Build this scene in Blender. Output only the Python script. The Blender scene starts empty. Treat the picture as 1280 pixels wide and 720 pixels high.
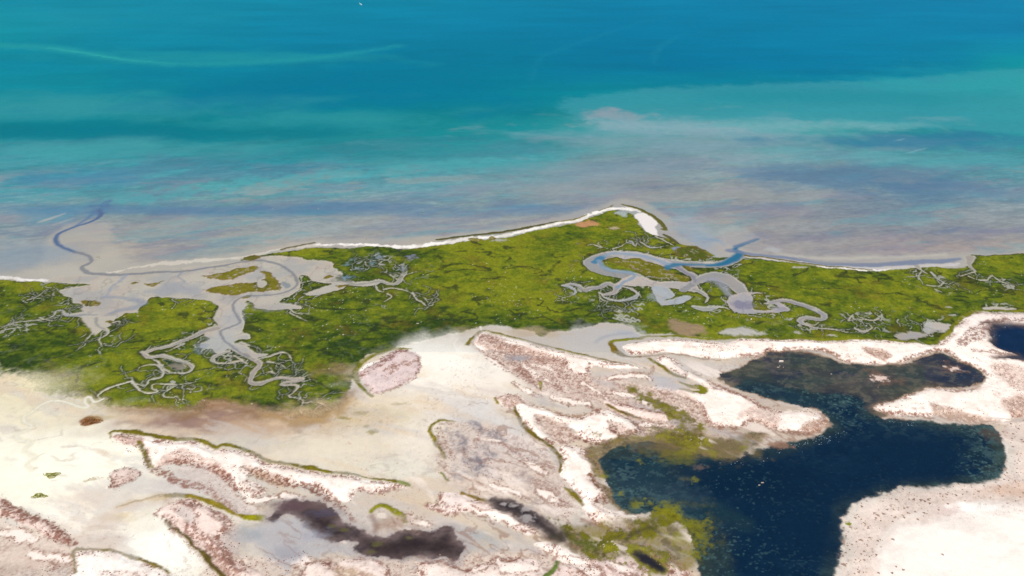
import bpy, bmesh, math, random
import numpy as np

random.seed(7)
RNG = np.random.default_rng(11)
scene = bpy.context.scene
COL = scene.collection

# ------------------------------------------------------------------ camera numbers
H_CAM, PITCH, FPX = 600.0, math.radians(30.0), 1065.0
CP, SP = math.cos(PITCH), math.sin(PITCH)

def ground(u, v):
    a = (u - 640.0) / FPX; b = (v - 360.0) / FPX
    t = H_CAM / (SP + b * CP)
    return t * a, t * (CP - b * SP)

def chart(x, y):                       # survey-chart coordinates of a ground point
    z = y * CP + H_CAM * SP
    return 640 + FPX * x / z, 360 + FPX * (-y * SP + H_CAM * CP) / z

def P(s):
    return [tuple(float(q) for q in w.split(',')) for w in s.split()]

def world_pts(s):
    pts = P(s) if isinstance(s, str) else s
    return np.array([ground(p[0], p[1]) for p in pts])

def catmull(pts, n=3, closed=False):
    m = len(pts); out = []
    if m < 3: return pts
    last = m if closed else m - 1
    for i in range(last):
        if closed:
            p0, p1, p2, p3 = pts[(i-1) % m], pts[i], pts[(i+1) % m], pts[(i+2) % m]
        else:
            p0, p1, p2, p3 = pts[max(i-1, 0)], pts[i], pts[i+1], pts[min(i+2, m-1)]
        for k in range(n):
            t = k / n
            out.append(0.5*((2*p1) + (p2-p0)*t + (2*p0-5*p1+4*p2-p3)*t*t + (3*p1-p0-3*p2+p3)*t**3))
    if not closed: out.append(pts[-1])
    return np.array(out)

# ------------------------------------------------------------------ noise
TAB = RNG.random((256, 256)).astype(np.float32)
def vnoise(x, y, sc, seed=0):
    x = x / sc + seed * 37.17; y = y / sc + seed * 91.73
    ix = np.floor(x).astype(np.int32); iy = np.floor(y).astype(np.int32)
    fx = (x - ix).astype(np.float32); fy = (y - iy).astype(np.float32)
    fx = fx*fx*(3-2*fx); fy = fy*fy*(3-2*fy)
    a = TAB[ix & 255, iy & 255]; b = TAB[(ix+1) & 255, iy & 255]
    c = TAB[ix & 255, (iy+1) & 255]; d = TAB[(ix+1) & 255, (iy+1) & 255]
    return (a*(1-fx)+b*fx)*(1-fy) + (c*(1-fx)+d*fx)*fy
def fbm(x, y, sc, seed=0, o=4, gain=.5):
    s = 0; a = 1; t = 0
    for i in range(o):
        # turn each octave so that no grid direction shows
        c, q = math.cos(.6*i+.35), math.sin(.6*i+.35)
        s = s + a*vnoise(c*x-q*y, q*x+c*y, sc/2**i, seed+i*3.1); t += a; a *= gain
    return s / t
def sstep(a, b, x):
    t = np.clip((x-a)/(b-a), 0, 1)
    return t*t*(3-2*t)
def lin(c):
    c = np.asarray(c, dtype=np.float32)/255.0
    return np.where(c <= .04045, c/12.92, ((c+.055)/1.055)**2.4).astype(np.float32)

# light reaching a level surface (sun + sky): picture value = base colour * LIT
LIT = np.array([1.38, 1.37, 1.37], dtype=np.float32)
def alb(c):
    l = lin(c); k = np.clip((l.mean(-1, keepdims=True)-.62)/.33, 0, 1)
    return np.clip(l*(1+.16*k*k)/LIT, 0.0, 0.88)

# ------------------------------------------------------------------ base colour survey: rows by columns
SURVEY_V = [-60, 0, 40, 80, 120, 160, 200, 240, 280, 310, 340, 400, 470, 520, 560, 600, 640, 690, 800]
SURVEY = [
 "20,145,172 25,143,172 20,142,174 15,140,174 10,138,174 8,135,174 5,132,174 5,130,174 8,130,174 10,132,176 15,135,178",
 "20,145,170 25,143,170 20,142,172 15,140,172 10,138,172 8,135,172 5,132,172 5,130,172 8,130,172 10,132,175 15,135,178",
 "22,150,168 20,142,168 15,138,168 12,135,170 8,132,168 2,128,165 0,125,165 2,128,168 4,130,170 8,132,172 12,132,175",
 "10,140,165 10,138,162 5,133,162 2,128,160 0,125,158 0,125,158 0,122,160 0,125,165 2,128,168 4,130,165 15,150,165",
 "30,143,160 25,143,158 15,138,155 5,130,155 0,128,152 5,130,150 15,138,155 15,138,155 15,138,158 20,145,160 30,155,160",
 "10,132,150 8,132,150 15,135,150 20,137,150 25,140,152 35,145,158 105,162,172 110,165,174 90,160,170 50,148,165 45,152,166",
 "70,155,168 64,153,168 54,148,164 54,150,166 70,156,170 88,160,172 132,164,172 135,164,172 118,160,172 92,160,172 80,158,170",
 "65,158,178 80,158,176 95,164,175 95,162,178 105,162,178 120,164,176 146,166,172 146,166,172 126,156,172 108,150,172 108,152,172",
 "120,156,170 150,164,170 140,165,172 138,162,172 150,166,170 150,166,170 156,165,168 156,164,168 142,158,168 138,156,168 138,158,168",
 "136,160,172 172,174,170 168,172,170 182,178,170 182,177,168 178,176,168 170,172,170 168,172,174 158,164,168 162,162,164 170,170,168",
 "175,172,165 180,175,165 180,175,165 180,175,168 180,175,168 180,175,168 180,175,168 180,175,170 180,175,172 180,175,172 180,175,170",
 "200,190,175 200,190,175 200,190,180 205,192,180 210,200,190 205,195,188 205,195,188 205,195,188 200,190,180 200,190,180 205,190,180",
 "240,230,202 228,212,180 200,180,150 200,178,150 242,232,218 228,208,198 216,196,186 210,195,185 195,175,165 195,175,165 215,190,175",
 "238,230,210 230,216,192 192,164,148 216,192,168 240,228,208 216,209,203 214,190,180 200,172,155 195,165,150 215,190,175 220,195,180",
 "242,237,217 247,242,222 228,214,194 228,214,194 228,212,198 208,198,193 218,198,188 200,175,155 200,175,160 220,195,180 225,200,190",
 "247,238,218 243,232,214 218,208,203 228,214,204 212,204,196 212,199,194 214,194,184 205,185,175 200,180,170 225,205,195 240,225,215",
 "247,238,222 248,238,224 240,229,218 208,201,198 218,199,189 208,201,198 214,199,189 205,185,175 210,190,180 235,215,205 250,245,240",
 "222,200,184 242,233,222 230,212,198 198,193,193 218,194,180 218,199,189 218,194,182 205,185,175 225,205,195 250,245,240 252,248,243",
 "222,200,184 242,233,222 230,212,198 205,198,193 218,194,180 218,199,189 218,194,182 205,185,175 225,205,195 250,245,240 252,248,243"]
SURVEY = np.array([[[float(q) for q in w.split(',')] for w in r.split()] for r in SURVEY], dtype=np.float32)

SURVEY[0:5] *= np.array([.5, 1.0, .985]); SURVEY[5:6] *= np.array([.8, .985, .95]); SURVEY[6:7] *= np.array([.96, .965, .95]); SURVEY[7:10] = SURVEY[7:10]*np.array([1.0, .95, .93])+np.array([5, 2, 0])
SURVEY[12:] = np.clip(SURVEY[12:]*np.array([1.05, 1.045, 1.03]), 0, 255)
# ------------------------------------------------------------------ class ids
CLS = {}
CLASS_INFO = []
def cls_id(key):
    if key not in CLS: CLS[key] = len(CLS)
    return CLS[key]
for k in ('sea', 'tidal_flat', 'beach', 'marsh_grass', 'tidal_creek', 'salt_flat', 'shore_grass'): cls_id(k)

class Field:
    def __init__(s, X, Y):
        s.X, s.Y = X, Y
        s.XX, s.YY = np.meshgrid(X, Y)
        s.XX = s.XX.astype(np.float32); s.YY = s.YY.astype(np.float32)
        x, y = s.XX, s.YY
        s.WX = (fbm(x, y, 22, 1, 5, .68)-.5)*4.4
        s.WY = (fbm(x, y, 22, 2, 5, .68)-.5)*4.4
        s.rag = fbm(x, y, 11, 3, 4, .7)-.5
        s.fine = fbm(x, y, 5, 5, 3, .6)
        s.mid = fbm(x, y, 30, 6, 4, .55)
        s.big = fbm(x, y, 110, 8, 4, .5)
        s.U, s.V = chart(x, y)
        s.Z = np.zeros_like(x); s.R = np.ones_like(x)*.9
        s.cls = np.full(x.shape, CLS['sea'], np.int16)
        s.S = np.zeros_like(x)          # scrub density
        s.creekd = np.full(x.shape, 40.0, np.float32)
        # base colours
        u = s.U + (fbm(x, y, 160, 12, 3)-.5)*60; 
        v = s.V
        vv = v + (fbm(x/3.0, y, 60, 13, 4)-.5)*16
        fi = np.interp(vv, SURVEY_V, np.arange(len(SURVEY_V)))
        fj = np.clip(u/128.0, 0, 9.999)
        i0 = np.clip(np.floor(fi).astype(int), 0, len(SURVEY_V)-2); j0 = np.floor(fj).astype(int)
        a = (fi-i0)[..., None]; b = (fj-j0)[..., None]
        a = a*a*(3-2*a)*.5+a*.5; b = b*b*(3-2*b)*.5+b*.5
        c = (SURVEY[i0, j0]*(1-b)+SURVEY[i0, j0+1]*b)*(1-a)+(SURVEY[i0+1, j0]*(1-b)+SURVEY[i0+1, j0+1]*b)*a
        s.C = alb(c)
    def box(s, pts, m):
        x0, y0 = pts.min(0)-m; x1, y1 = pts.max(0)+m
        i0, i1 = np.searchsorted(s.X, [x0, x1]); j0, j1 = np.searchsorted(s.Y, [y0, y1])
        if i1-i0 < 1 or j1-j0 < 1: return None
        return slice(j0, j1), slice(i0, i1)
    def dist(s, pts, w, sl, m, closed, warp):
        x = s.XX[sl]+s.WX[sl]*warp; y = s.YY[sl]+s.WY[sl]*warp
        d = np.full(x.shape, m, np.float32)
        n = len(pts)
        for i in range(n if closed else n-1):
            a = pts[i]; b = pts[(i+1) % n]; wa = w[i]; wb = w[(i+1) % n]
            mm = m + max(wa, wb) + warp*1.3
            # window inside the slice
            xs = s.X[sl[1]]; ys = s.Y[sl[0]]
            i0, i1 = np.searchsorted(xs, [min(a[0], b[0])-mm, max(a[0], b[0])+mm])
            j0, j1 = np.searchsorted(ys, [min(a[1], b[1])-mm, max(a[1], b[1])+mm])
            if i1 <= i0 or j1 <= j0: continue
            px = x[j0:j1, i0:i1]-a[0]; py = y[j0:j1, i0:i1]-a[1]
            e = b-a; L = float(e@e)+1e-6
            t = np.clip((px*e[0]+py*e[1])/L, 0, 1)
            q = np.sqrt((px-t*e[0])**2+(py-t*e[1])**2)-(wa+(wb-wa)*t)
            d[j0:j1, i0:i1] = np.minimum(d[j0:j1, i0:i1], q)
        return d, x, y
    def poly(s, st, m=12, warp=2.0, n=3):
        pts = catmull(world_pts(st), n, True)
        sl = s.box(pts, m+warp)
        if sl is None: return None, None
        d, x, y = s.dist(pts, np.zeros(len(pts)), sl, m, True, warp)
        ins = np.zeros(x.shape, bool)
        k = len(pts)
        for i in range(k):
            a = pts[i]; b = pts[(i+1) % k]
            if a[1] == b[1]: continue
            ys = s.Y[sl[0]]
            lo, hi = min(a[1], b[1])-warp*1.3, max(a[1], b[1])+warp*1.3
            j0, j1 = np.searchsorted(ys, [lo, hi])
            if j1 <= j0: continue
            yy = y[j0:j1]
            c = (a[1] > yy) != (b[1] > yy)
            xi = (b[0]-a[0])*(yy-a[1])/(b[1]-a[1])+a[0]
            ins[j0:j1] ^= c & (x[j0:j1] < xi)
        return sl, np.where(ins, -d, d)
    def stroke(s, st, w, m=12, warp=1.2, n=4):
        pts = world_pts(st)
        ws = np.interp(np.linspace(0, 1, len(pts)), np.linspace(0, 1, len(w)) if hasattr(w, '__len__') else [0, 1], w if hasattr(w, '__len__') else [w, w])/2
        both = catmull(np.column_stack([pts, ws]), n, False)
        sl = s.box(both[:, :2], m+both[:, 2].max()+warp)
        if sl is None: return None, None
        d, x, y = s.dist(both[:, :2], both[:, 2], sl, m, False, warp)
        return sl, d
    def mix(s, sl, m, col):
        c = alb(col) if not isinstance(col, np.ndarray) else col
        s.C[sl] = s.C[sl]*(1-m[..., None]) + c*m[..., None]
    def paint(s, sl, d, col, f=1.5, amt=1.0, cls=None, z=None, rough=None):
        if sl is None: return None
        m = sstep(f, -f, d)*amt
        s.mix(sl, m, col)
        if cls: s.cls[sl][d < 0] = cls_id(cls)
        if z is not None: s.Z[sl] = s.Z[sl]*(1-m)+z*m
        if rough is not None: s.R[sl] = s.R[sl]*(1-m)+rough*m
        return m
    def pp(s, st, col, f=1.5, amt=1., cls=None, warp=2.0, z=None, rough=None):
        sl, d = s.poly(st, max(12, f*1.5), warp); return sl, d, s.paint(sl, d, col, f, amt, cls, z, rough)
    def ps(s, st, w, col, f=1.0, amt=1., cls=None, warp=1.0, z=None, rough=None):
        sl, d = s.stroke(st, w, max(8, f*1.5), warp); return sl, d, s.paint(sl, d, col, f, amt, cls, z, rough)
    def blob(s, u, v, ru, rv, col, amt=1., soft=1., warp=.6, rot=0, seed=0, only=None):
        cx, cy = ground(u, v)
        sx = (cy*CP+H_CAM*SP)/FPX; sy = abs(ground(u, v-2)[1]-ground(u, v+2)[1])/4
        rx, ry = ru*sx, rv*sy
        R = max(rx, ry)*2.8
        sl = s.box(np.array([[cx, cy]]), R)
        if sl is None: return
        rr = max(min(rx, ry), .35*max(rx, ry)); ws = max(4.0, rr*.9)
        x = s.XX[sl]-cx+(fbm(s.XX[sl], s.YY[sl], ws, 21+seed, 5, .62)-.5)*rx*2.6*warp; y = s.YY[sl]-cy+(fbm(s.XX[sl], s.YY[sl], ws, 27+seed, 5, .62)-.5)*ry*2.6*warp
        c, q = math.cos(rot), math.sin(rot)
        xr = (c*x+q*y)/rx; yr = (-q*x+c*y)/ry
        k = np.sqrt(xr*xr+yr*yr)
        sc = max(3.0, min(rx, ry)*1.2)
        k = k*(1+warp*2*(fbm(s.XX[sl]/max(rx/ry, 1)**.5, s.YY[sl], sc, 20+seed, 4, .6)-.5))
        m = sstep(1+soft*.6, 1-soft*.6, k)*amt
        if only: m = m*np.isin(s.cls[sl], [CLS[q] for q in only])
        s.mix(sl, m, col)
        return sl, m

WHITE = (252, 246, 238); DUNE = (255, 241, 231); SCRUB = (146, 102, 88); PAN = (216, 196, 187)
FLAT = (192, 185, 172); GREYCLAY = (184, 182, 184); OLIVE = (134, 126, 38); ALGA = (146, 142, 34); BROWN = (118, 98, 78)

DUNES = []   # (key, label)
def build(F):
    x, y, U, V = F.XX, F.YY, F.U, F.V
    # ---------------- open sea
    seam = sstep(150, 215, V)*sstep(345, 300, V)
    xr_, yr_ = x*.985+y*.17, y*.985-x*.17
    n = fbm(xr_/4.2, yr_, 9, 31, 5, .8); n2 = fbm(xr_/3, yr_/1.1, 60, 33, 5, .65)
    t = (seam*np.clip((n-.5)*2.4+(n2-.5)*3.6, -1, 1))
    dp = sstep(205, 262, V)[..., None]
    tgt = np.where((t > 0)[..., None], (F.C*1.25+np.array([.02, .07, .07], np.float32))*(1-dp)+alb((176, 184, 184))*dp, (F.C*.55+np.array([.03, .01, .02], np.float32))*(1-dp)+alb((104, 122, 148))*dp)
    F.C = F.C*(1-.42*np.abs(t)[..., None])+tgt*(.42*np.abs(t)[..., None])
    gr = (fbm(xr_/2, yr_, 5, 36, 3, .8)-.5)*seam
    F.C *= (1+.32*gr)[..., None]
    for sd_, c_, lo, a_ in [(301, (104, 124, 160), .53, .32), (303, (96, 168, 178), .54, .32), (305, (168, 166, 162), .54, .36), (307, (150, 140, 160), .57, .28)]:
        q = fbm(xr_/3.4, yr_, 46, sd_, 5, .62); hgt = sstep(190, 230, V) if sd_ in (305, 307) else 1.0
        F.mix((slice(None), slice(None)), (seam*hgt*sstep(lo, lo+.10, q)*a_).astype(np.float32), c_)
    # deep-water mottling
    dn = (fbm(x/4, y, 60, 35, 4, .6)-.5)*sstep(240, 160, V)
    F.C *= (1+.30*dn)[..., None]
    F.ps("-150,52 0,57 60,60 110,67 160,75 218,80 300,79 400,72 500,57", [60, 45, 26, 14], (42, 168, 170), 26, .55, warp=8)
    F.ps("60,60 110,67 160,75 218,79", [3, 9, 4], (60, 190, 180), 7, .65, warp=3)
    F.blob(290, 73, 150, 7, (36, 158, 165), .6, 1.4)
    F.blob(60, 20, 120, 14, (28, 152, 172), .5, 1.5)
    F.blob(110, 133, 230, 13, (52, 154, 162), .85, 1.3)
    F.blob(410, 151, 130, 8, (42, 150, 158), .85, 1.2)
    F.blob(370, 112, 190, 22, (0, 122, 156), .7, 1.4)
    F.blob(130, 165, 280, 9, (6, 126, 144), .7, 1.2)
    F.blob(110, 184, 190, 10, (72, 164, 170), .75, 1.3); F.blob(500, 190, 200, 12, (40, 142, 152), .5, 1.4)
    F.ps("150,250 260,236 360,224 480,214 600,206 700,196", [14, 30, 34, 30, 26, 10], (84, 178, 184), 30, .65, warp=26)
    F.blob(110, 222, 90, 10, (70, 140, 172), .5, 1.3)
    F.blob(560, 205, 130, 7, (78, 166, 172), .5, 1.3)
    # right hand shelf
    F.pp("700,128 740,120 810,111 950,105 1130,98 1290,84 1500,74 1500,165 1100,158 900,150 740,150", (66, 160, 172), 22, .6, warp=14)
    F.blob(1240, 105, 130, 12, (44, 168, 172), .5, 1.3)
    F.blob(1050, 120, 160, 8, (30, 146, 158), .5, 1.3)
    F.blob(764, 143, 28, 7, (160, 164, 174), .7, 1.2, warp=.9); F.blob(800, 155, 60, 7, (140, 172, 180), .6, 1.3, warp=.8)
    F.blob(880, 160, 170, 10, (124, 172, 182), .7, 1.3, warp=.8); F.blob(900, 178, 160, 10, (140, 168, 180), .6, 1.3, warp=.9); F.ps("730,150 800,158 880,160 960,158 1040,156 1110,158", [10, 34, 40, 30, 24, 8], (146, 178, 188), 26, .6, warp=20); F.ps("690,235 740,222 820,208 900,200 980,196", [10, 30, 34, 30, 10], (150, 166, 174), 24, .5, warp=22)
    F.blob(1010, 157, 110, 5, (106, 176, 180), .6, 1.1)
    F.blob(1150, 175, 150, 9, (50, 126, 158), .75, .9)
    F.blob(1190, 203, 120, 8, (84, 166, 175), .6, 1.2)
    F.blob(1050, 222, 110, 14, (84, 124, 158), .6, 1.)
    F.blob(1190, 238, 110, 12, (88, 130, 160), .5, 1.)
    F.blob(760, 215, 120, 14, (136, 160, 172), .45, 1.2)
    F.blob(720, 240, 120, 10, (160, 166, 170), .4, 1.2)
    F.ps("665,100 680,70 740,48 800,28 830,22", [5, 9, 4], (30, 146, 172), 16, .35, warp=9)
    F.ps("818,80 820,65 835,52 860,42", [4, 8, 3], (36, 148, 174), 14, .35, warp=9)
    F.blob(300, 262, 260, 7, (80, 128, 166), .6, 1.1)
    F.blob(690, 262, 70, 6, (104, 140, 172), .45, 1.)
    F.blob(60, 268, 60, 8, (98, 148, 176), .5, 1.)
    F.ps("160,118 225,123 260,137 300,144 380,146 500,150", [4, 10, 4], (50, 150, 160), 16, .3, warp=5)
    for u, v in [(1124, 175), (1140, 190), (1150, 187), (1092, 158)]:
        F.ps([(u-6, v+1), (u, v), (u+7, v-2)], [1, 4, 1], (140, 185, 195), 3, .6)
    if F.Y[0] > 1000: return               # the far sea needs no land
    # ---------------- sand that emerges along the shore
    sl, d, m = F.pp("-600,346 -40,345 20,342 44,332 58,312 60,298 76,286 110,276 138,284 142,305 150,322 175,328 250,322 330,309 400,300 540,295 640,283 740,259 772,249 806,254 838,272 850,292 872,304 905,302 925,308 960,320 1050,328 1120,323 1280,314 1900,296 2400,900 -1500,900", FLAT, 9, .55, 'tidal_flat', warp=5)
    F.Z[sl] += .25*m
    F.cls[(F.cls == CLS['tidal_flat']) & (V > 440)] = CLS['salt_flat']
    F.blob(45, 318, 45, 16, (146, 164, 176), .6, 1.)
    F.blob(88, 340, 40, 8, (196, 190, 178), .6, .9)
    F.blob(135, 318, 25, 14, (192, 186, 172), .6, 1.)
    F.ps("48,278 62,273 80,267", [3, 8, 3], (190, 186, 176), 4, .7); F.ps("66,281 80,277 92,273", [2, 6, 2], (180, 180, 175), 4, .6)
    F.ps("10,290 40,296 55,290", [3, 6, 3], (126, 140, 160), 5, .5)
    F.blob(860, 285, 22, 18, (176, 180, 188), .5, 1.); F.blob(880, 300, 14, 12, (150, 172, 190), .5, 1.)
    F.blob(915, 293, 28, 12, (190, 188, 182), .5, 1.)
    F.ps("870,297 895,300 905,306", [3, 8, 3], (140, 166, 186), 6, .6)
    # beaches
    B = (214, 205, 192)
    for st, w, c in [("138,340 175,333 205,329 250,326 300,322 330,316 370,309 400,306", [3, 9, 10, 7, 7], (216, 208, 194)),
                     ("392,305 430,306 470,307 500,309 530,307 560,303 590,299 612,297 640,293 680,283 720,275 742,267 768,260 800,264", [4, 9, 10, 10, 8, 9, 10, 9], WHITE),
                     ("-100,348 0,348 30,349 62,351", [7, 7, 5], (246, 240, 236)),
                     ("930,322 970,326 1030,332 1060,335 1100,336 1150,332 1200,329", [10, 14, 14, 16, 16, 10], (206, 202, 200)),
                     ("1020,334 1060,337 1100,338 1112,337", [2, 5, 2], WHITE)]:
        sl, d = F.stroke(st, w, 10, 3)
        if sl is None: continue
        d = d+F.rag[sl]*12; m = F.paint(sl, d, c, 2.2, .95, 'beach')
        F.mix(sl, m*sstep(.46, .62, fbm(x[sl], y[sl], 14, 197, 4, .65))*.5, (206, 196, 182))
        if sl is not None: F.Z[sl] += .5*m
    F.pp("792,269 810,267 822,277 818,285 824,295 812,292 804,283", (240, 232, 226), 1.5, 1., 'beach', warp=2.5)
    F.ps("976,318 1030,323 1100,322 1180,318", [6, 10, 8], (206, 202, 186), 6, .6, warp=3)
    # ---------------- marsh
    marsh = ["-500,346 -60,350 0,351 50,353 92,356 112,356 108,359 96,363 104,400 120,420 150,395 170,392 184,372 230,375 262,378 300,390 310,372 300,330 306,325 322,321 345,317 375,312 400,309 425,311 455,309 480,310 505,312 535,309 565,305 590,302 615,299 640,297 665,290 690,285 720,279 745,270 765,263 782,265 792,272 800,283 812,292 826,296 840,300 850,306 870,309 890,318 892,322 930,322 960,326 1000,330 1040,336 1100,339 1140,335 1160,334 1208,335 1214,322 1235,320 1285,318 1500,312 1900,310 1900,388 1290,391 1240,390 1214,392 1199,401 1188,414 1177,424 1162,431 1120,427 1080,425 1040,426 960,424 900,424 850,421 838,419 832,417 802,418 790,409 760,404 740,407 720,412 690,416 676,420 668,415 650,412 630,409 605,408 585,414 560,419 540,425 518,430 500,434 476,440 455,449 444,462 440,480 432,498 420,508 405,518 385,523 360,523 330,516 310,511 285,506 262,505 250,516 235,514 215,513 190,512 165,510 140,508 120,502 98,498 74,494 40,482 0,466 -60,452 -500,440"]
    sl, d = F.poly(marsh[0], 20, 3.0)
    # soft bottom-left edge: wide feather where grass thins into the salt flat
    uu, vv = U[sl], V[sl]
    fw = 1.6 + 14*sstep(200, 60, uu)*sstep(440, 470, vv) + 5*sstep(180, 260, uu)*sstep(500, 480, uu)*sstep(480, 500, vv)
    tuft = (F.fine[sl]-.5)*fw*1.6+(F.mid[sl]-.5)*fw*2
    mm = sstep(1, -1, (d+tuft)/fw)
    xs, ys = x[sl], y[sl]
    tone = .08+.45*fbm(xs/1.5, ys, 85, 41, 4, .5)+.40*fbm(xs/1.6, ys, 22, 42, 4, .62) + .45*(fbm(xs/1.5, ys, 7, 44, 3, .65)-.5)
    dark = (.22*sstep(430, 520, uu)*sstep(760, 640, uu)*sstep(372, 410, vv) + .20*sstep(150, 20, uu)*sstep(405, 440, vv)
            + .16*sstep(380, 440, uu)*sstep(560, 470, uu)*sstep(380, 420, vv) - .10*sstep(350, 320, vv) + .12*sstep(1060, 1120, uu)*sstep(375, 400, vv)
            + .15*sstep(290, 340, uu)*sstep(420, 380, uu)*sstep(470, 500, vv))
    k = np.clip((tone-.55*dark-.285)/.37, 0, 1)[..., None]
    bright, midc, dk = alb((132, 138, 32)), alb((98, 114, 30)), alb((52, 74, 28))
    mc = np.where(k > .5, midc+(bright-midc)*(k-.5)*2, dk+(midc-dk)*k*2)
    brn = sstep(.56, .74, fbm(xs, ys, 30, 47, 5, .65))[..., None]*.4
    mc = mc*(1-brn)+alb((120, 100, 40))*brn
    # drainage veins
    vein = 1-np.abs(2*fbm(xs/1.8+F.WX[sl]*3, ys+F.WY[sl]*3, 26, 49, 3, .5)-1)
    vv_ = (sstep(.88, .98, vein)*sstep(.42, .56, F.mid[sl]+.3*F.rag[sl])*.8)[..., None]
    mc = mc*(1-vv_)+alb((46, 58, 34))*vv_
    mc = mc*(1+.7*(fbm(xs, ys, 3.2, 51, 3, .7)-.5))[..., None]
    F.mix(sl, mm, mc)
    F.cls[sl][d+tuft < 0] = CLS['marsh_grass']
    canopy = .35+.7*F.fine[sl]+.7*fbm(xs, ys, 2.6, 45, 2, .8)+.3*k[..., 0]
    F.Z[sl] = F.Z[sl]*(1-mm)+canopy*mm
    MM = np.zeros_like(x); MM[sl] = mm; F.MM = MM

    # ---------------- tidal flats cut through the marsh
    def carve(sl, d, col=FLAT, f=1.0, cls='tidal_flat', z=.15, halo=True, narrow=0.):
        if sl is None: return
        d = d+F.rag[sl]*3.2
        F.creekd[sl] = np.minimum(F.creekd[sl], d)
        if halo:
            h = sstep(7, 1, d)*(d > 0)*F.MM[sl]*(.25+.6*F.mid[sl])
            F.mix(sl, h, (52, 62, 34))
        c = alb(col)*(1+.24*(F.mid[sl]-.5)+.12*(F.fine[sl]-.5))[..., None]
        pk = sstep(.5, .7, fbm(x[sl], y[sl], 26, 61, 3))[..., None]*.4
        c = c*(1-pk)+alb((202, 182, 168))*pk
        wt = (sstep(.46, .66, fbm(x[sl], y[sl], 34, 63, 4, .6))*sstep(-1, -4, d)*.55)[..., None]
        c = c*(1-wt)+alb((168, 169, 170))*wt
        ln = (sstep(.93, .99, 1-np.abs(2*fbm(x[sl]+F.WX[sl]*2, y[sl]+F.WY[sl]*2, 30, 65, 3)-1))*.35)[..., None]
        c = c*(1-ln)+alb((140, 132, 128))*ln
        mud = (sstep(-1.2, -2.8, d)*.45*narrow)[..., None]
        c = c*(1-mud)+alb((134, 136, 132))*mud
        rim = (sstep(-1.6, 0, d)*.5)[..., None]
        c = c*(1-rim)+alb((206, 198, 180))*rim
        m = sstep(f, -f, d); F.mix(sl, m, c)
        F.cls[sl][d < 0] = CLS[cls]
        F.Z[sl] = F.Z[sl]*(1-m)+z*m
        F.MM[sl] *= (1-m)
    def cs(st, w, col=FLAT, warp=1.6, **k):
        w = [q*(.52 if q < 7 else .82) for q in w] if hasattr(w, '__len__') else [w*.6, w*.5, w*.2]
        if w[-1] < 4: w = w[:-1]+[w[-1]*.75, w[-1]*.3]
        sl, d = F.stroke(st, w, 20, warp); carve(sl, d, tuple(q*.955 for q in col), narrow=1., **k)
    def cp(st, col=FLAT, warp=2.2, **k):
        sl, d = F.poly(st, 20, warp); carve(sl, d, col, **k)
    cp("62,352 75,346 150,342 300,327 312,325 345,320 372,322 383,326 414,328 417,335 428,342 432,350 440,354 465,351 475,350 473,356 455,359 440,358 425,363 405,368 385,370 381,367 395,362 410,358 413,355 400,354 390,351 386,345 374,345 376,356 374,363 362,370 348,379 362,380 376,383 377,387 360,386 340,388 322,387 316,380 304,376 300,380 301,392 305,402 305,415 312,419 311,424 298,425 293,429 308,432 315,438 322,441 335,443 320,448 308,446 295,441 285,437 277,443 265,438 250,437 248,432 262,425 255,420 262,411 273,408 268,402 268,394 275,382 268,376 240,374 215,371 195,371 183,375 178,382 172,388 157,393 148,398 138,396 126,397 114,396 95,395 85,393 100,391 112,388 100,381 90,380 88,373 78,369 74,363 92,360 112,357 100,354")
    F.blob(225, 362, 45, 9, (160, 164, 172), .6, .8); F.blob(135, 382, 30, 7, (176, 170, 166), .5, .8); F.blob(290, 400, 14, 30, (186, 186, 184), .5, .8)
    F.blob(250, 436, 8, 5, (120, 140, 160), .6, .6); F.blob(275, 430, 20, 12, (180, 184, 184), .5, .8); F.blob(345, 384, 25, 5, (176, 172, 168), .5, .8)
    # marsh islets on the flat
    def islet(st, col=(124, 118, 36), warp=2.2):
        sl, d = F.poly(st, 8, warp)
        if sl is None: return
        d = d+F.rag[sl]*7+(F.fine[sl]-.5)*4
        m = sstep(1.2, -1.2, d)
        c = alb(col)*(.7+.6*F.fine[sl]+.5*(F.mid[sl]-.5))[..., None]
        e = (sstep(-5, 0, d)*.55)[..., None]
        hole = (sstep(.60, .70, fbm(x[sl], y[sl], 7, 191, 3, .7))*.6)[..., None]; c = c*(1-hole)+alb((178, 166, 150))*hole; c = c*(1-e)+alb((128, 96, 58))*e
        F.mix(sl, m, c); F.cls[sl][d < 0] = CLS['marsh_grass']; F.Z[sl] = F.Z[sl]*(1-m)+(.4+.8*F.fine[sl])*m; F.MM[sl] = np.maximum(F.MM[sl], m)
    for st in ["251,345 265,344 290,338 318,333 322,337 300,345 288,350 275,350 262,349", "180,354 190,355 204,351 196,356 188,358",
               "256,362 290,356 310,354 325,351 332,345 324,340 331,338 341,345 348,350 351,361 335,364 310,366 290,369 272,367",
               "300,373 308,370 316,369 312,373 303,375", "404,348 412,344 417,346 410,349", "160,354 168,353 172,354 165,356", "98,377 110,376 124,380 120,384 106,383",
               "420,358 440,357 432,360 424,361", "130,402 140,401 146,404 138,406"]:
        islet(st)
    cp("321,352 330,351 333,356 328,360 322,358", warp=1.5); cp("352,352 362,354 364,359 356,361 354,358", (150, 156, 158), warp=1)
    # left creek branches
    cs("272,410 255,415 240,422 225,428 210,434 195,437 182,441", [14, 11, 10, 9]); cs("228,431 214,438 206,441", [8, 6, 4])
    cs("179,441 187,447 205,446 220,450 237,456 241,461 235,466 222,467 210,465 202,459 196,452 186,448", [7, 8, 7, 6, 6], (192, 188, 178))
    cp("204,450 222,453 234,459 226,463 212,460", (40, 66, 40), halo=False, cls='marsh_grass', z=.8)
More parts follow.
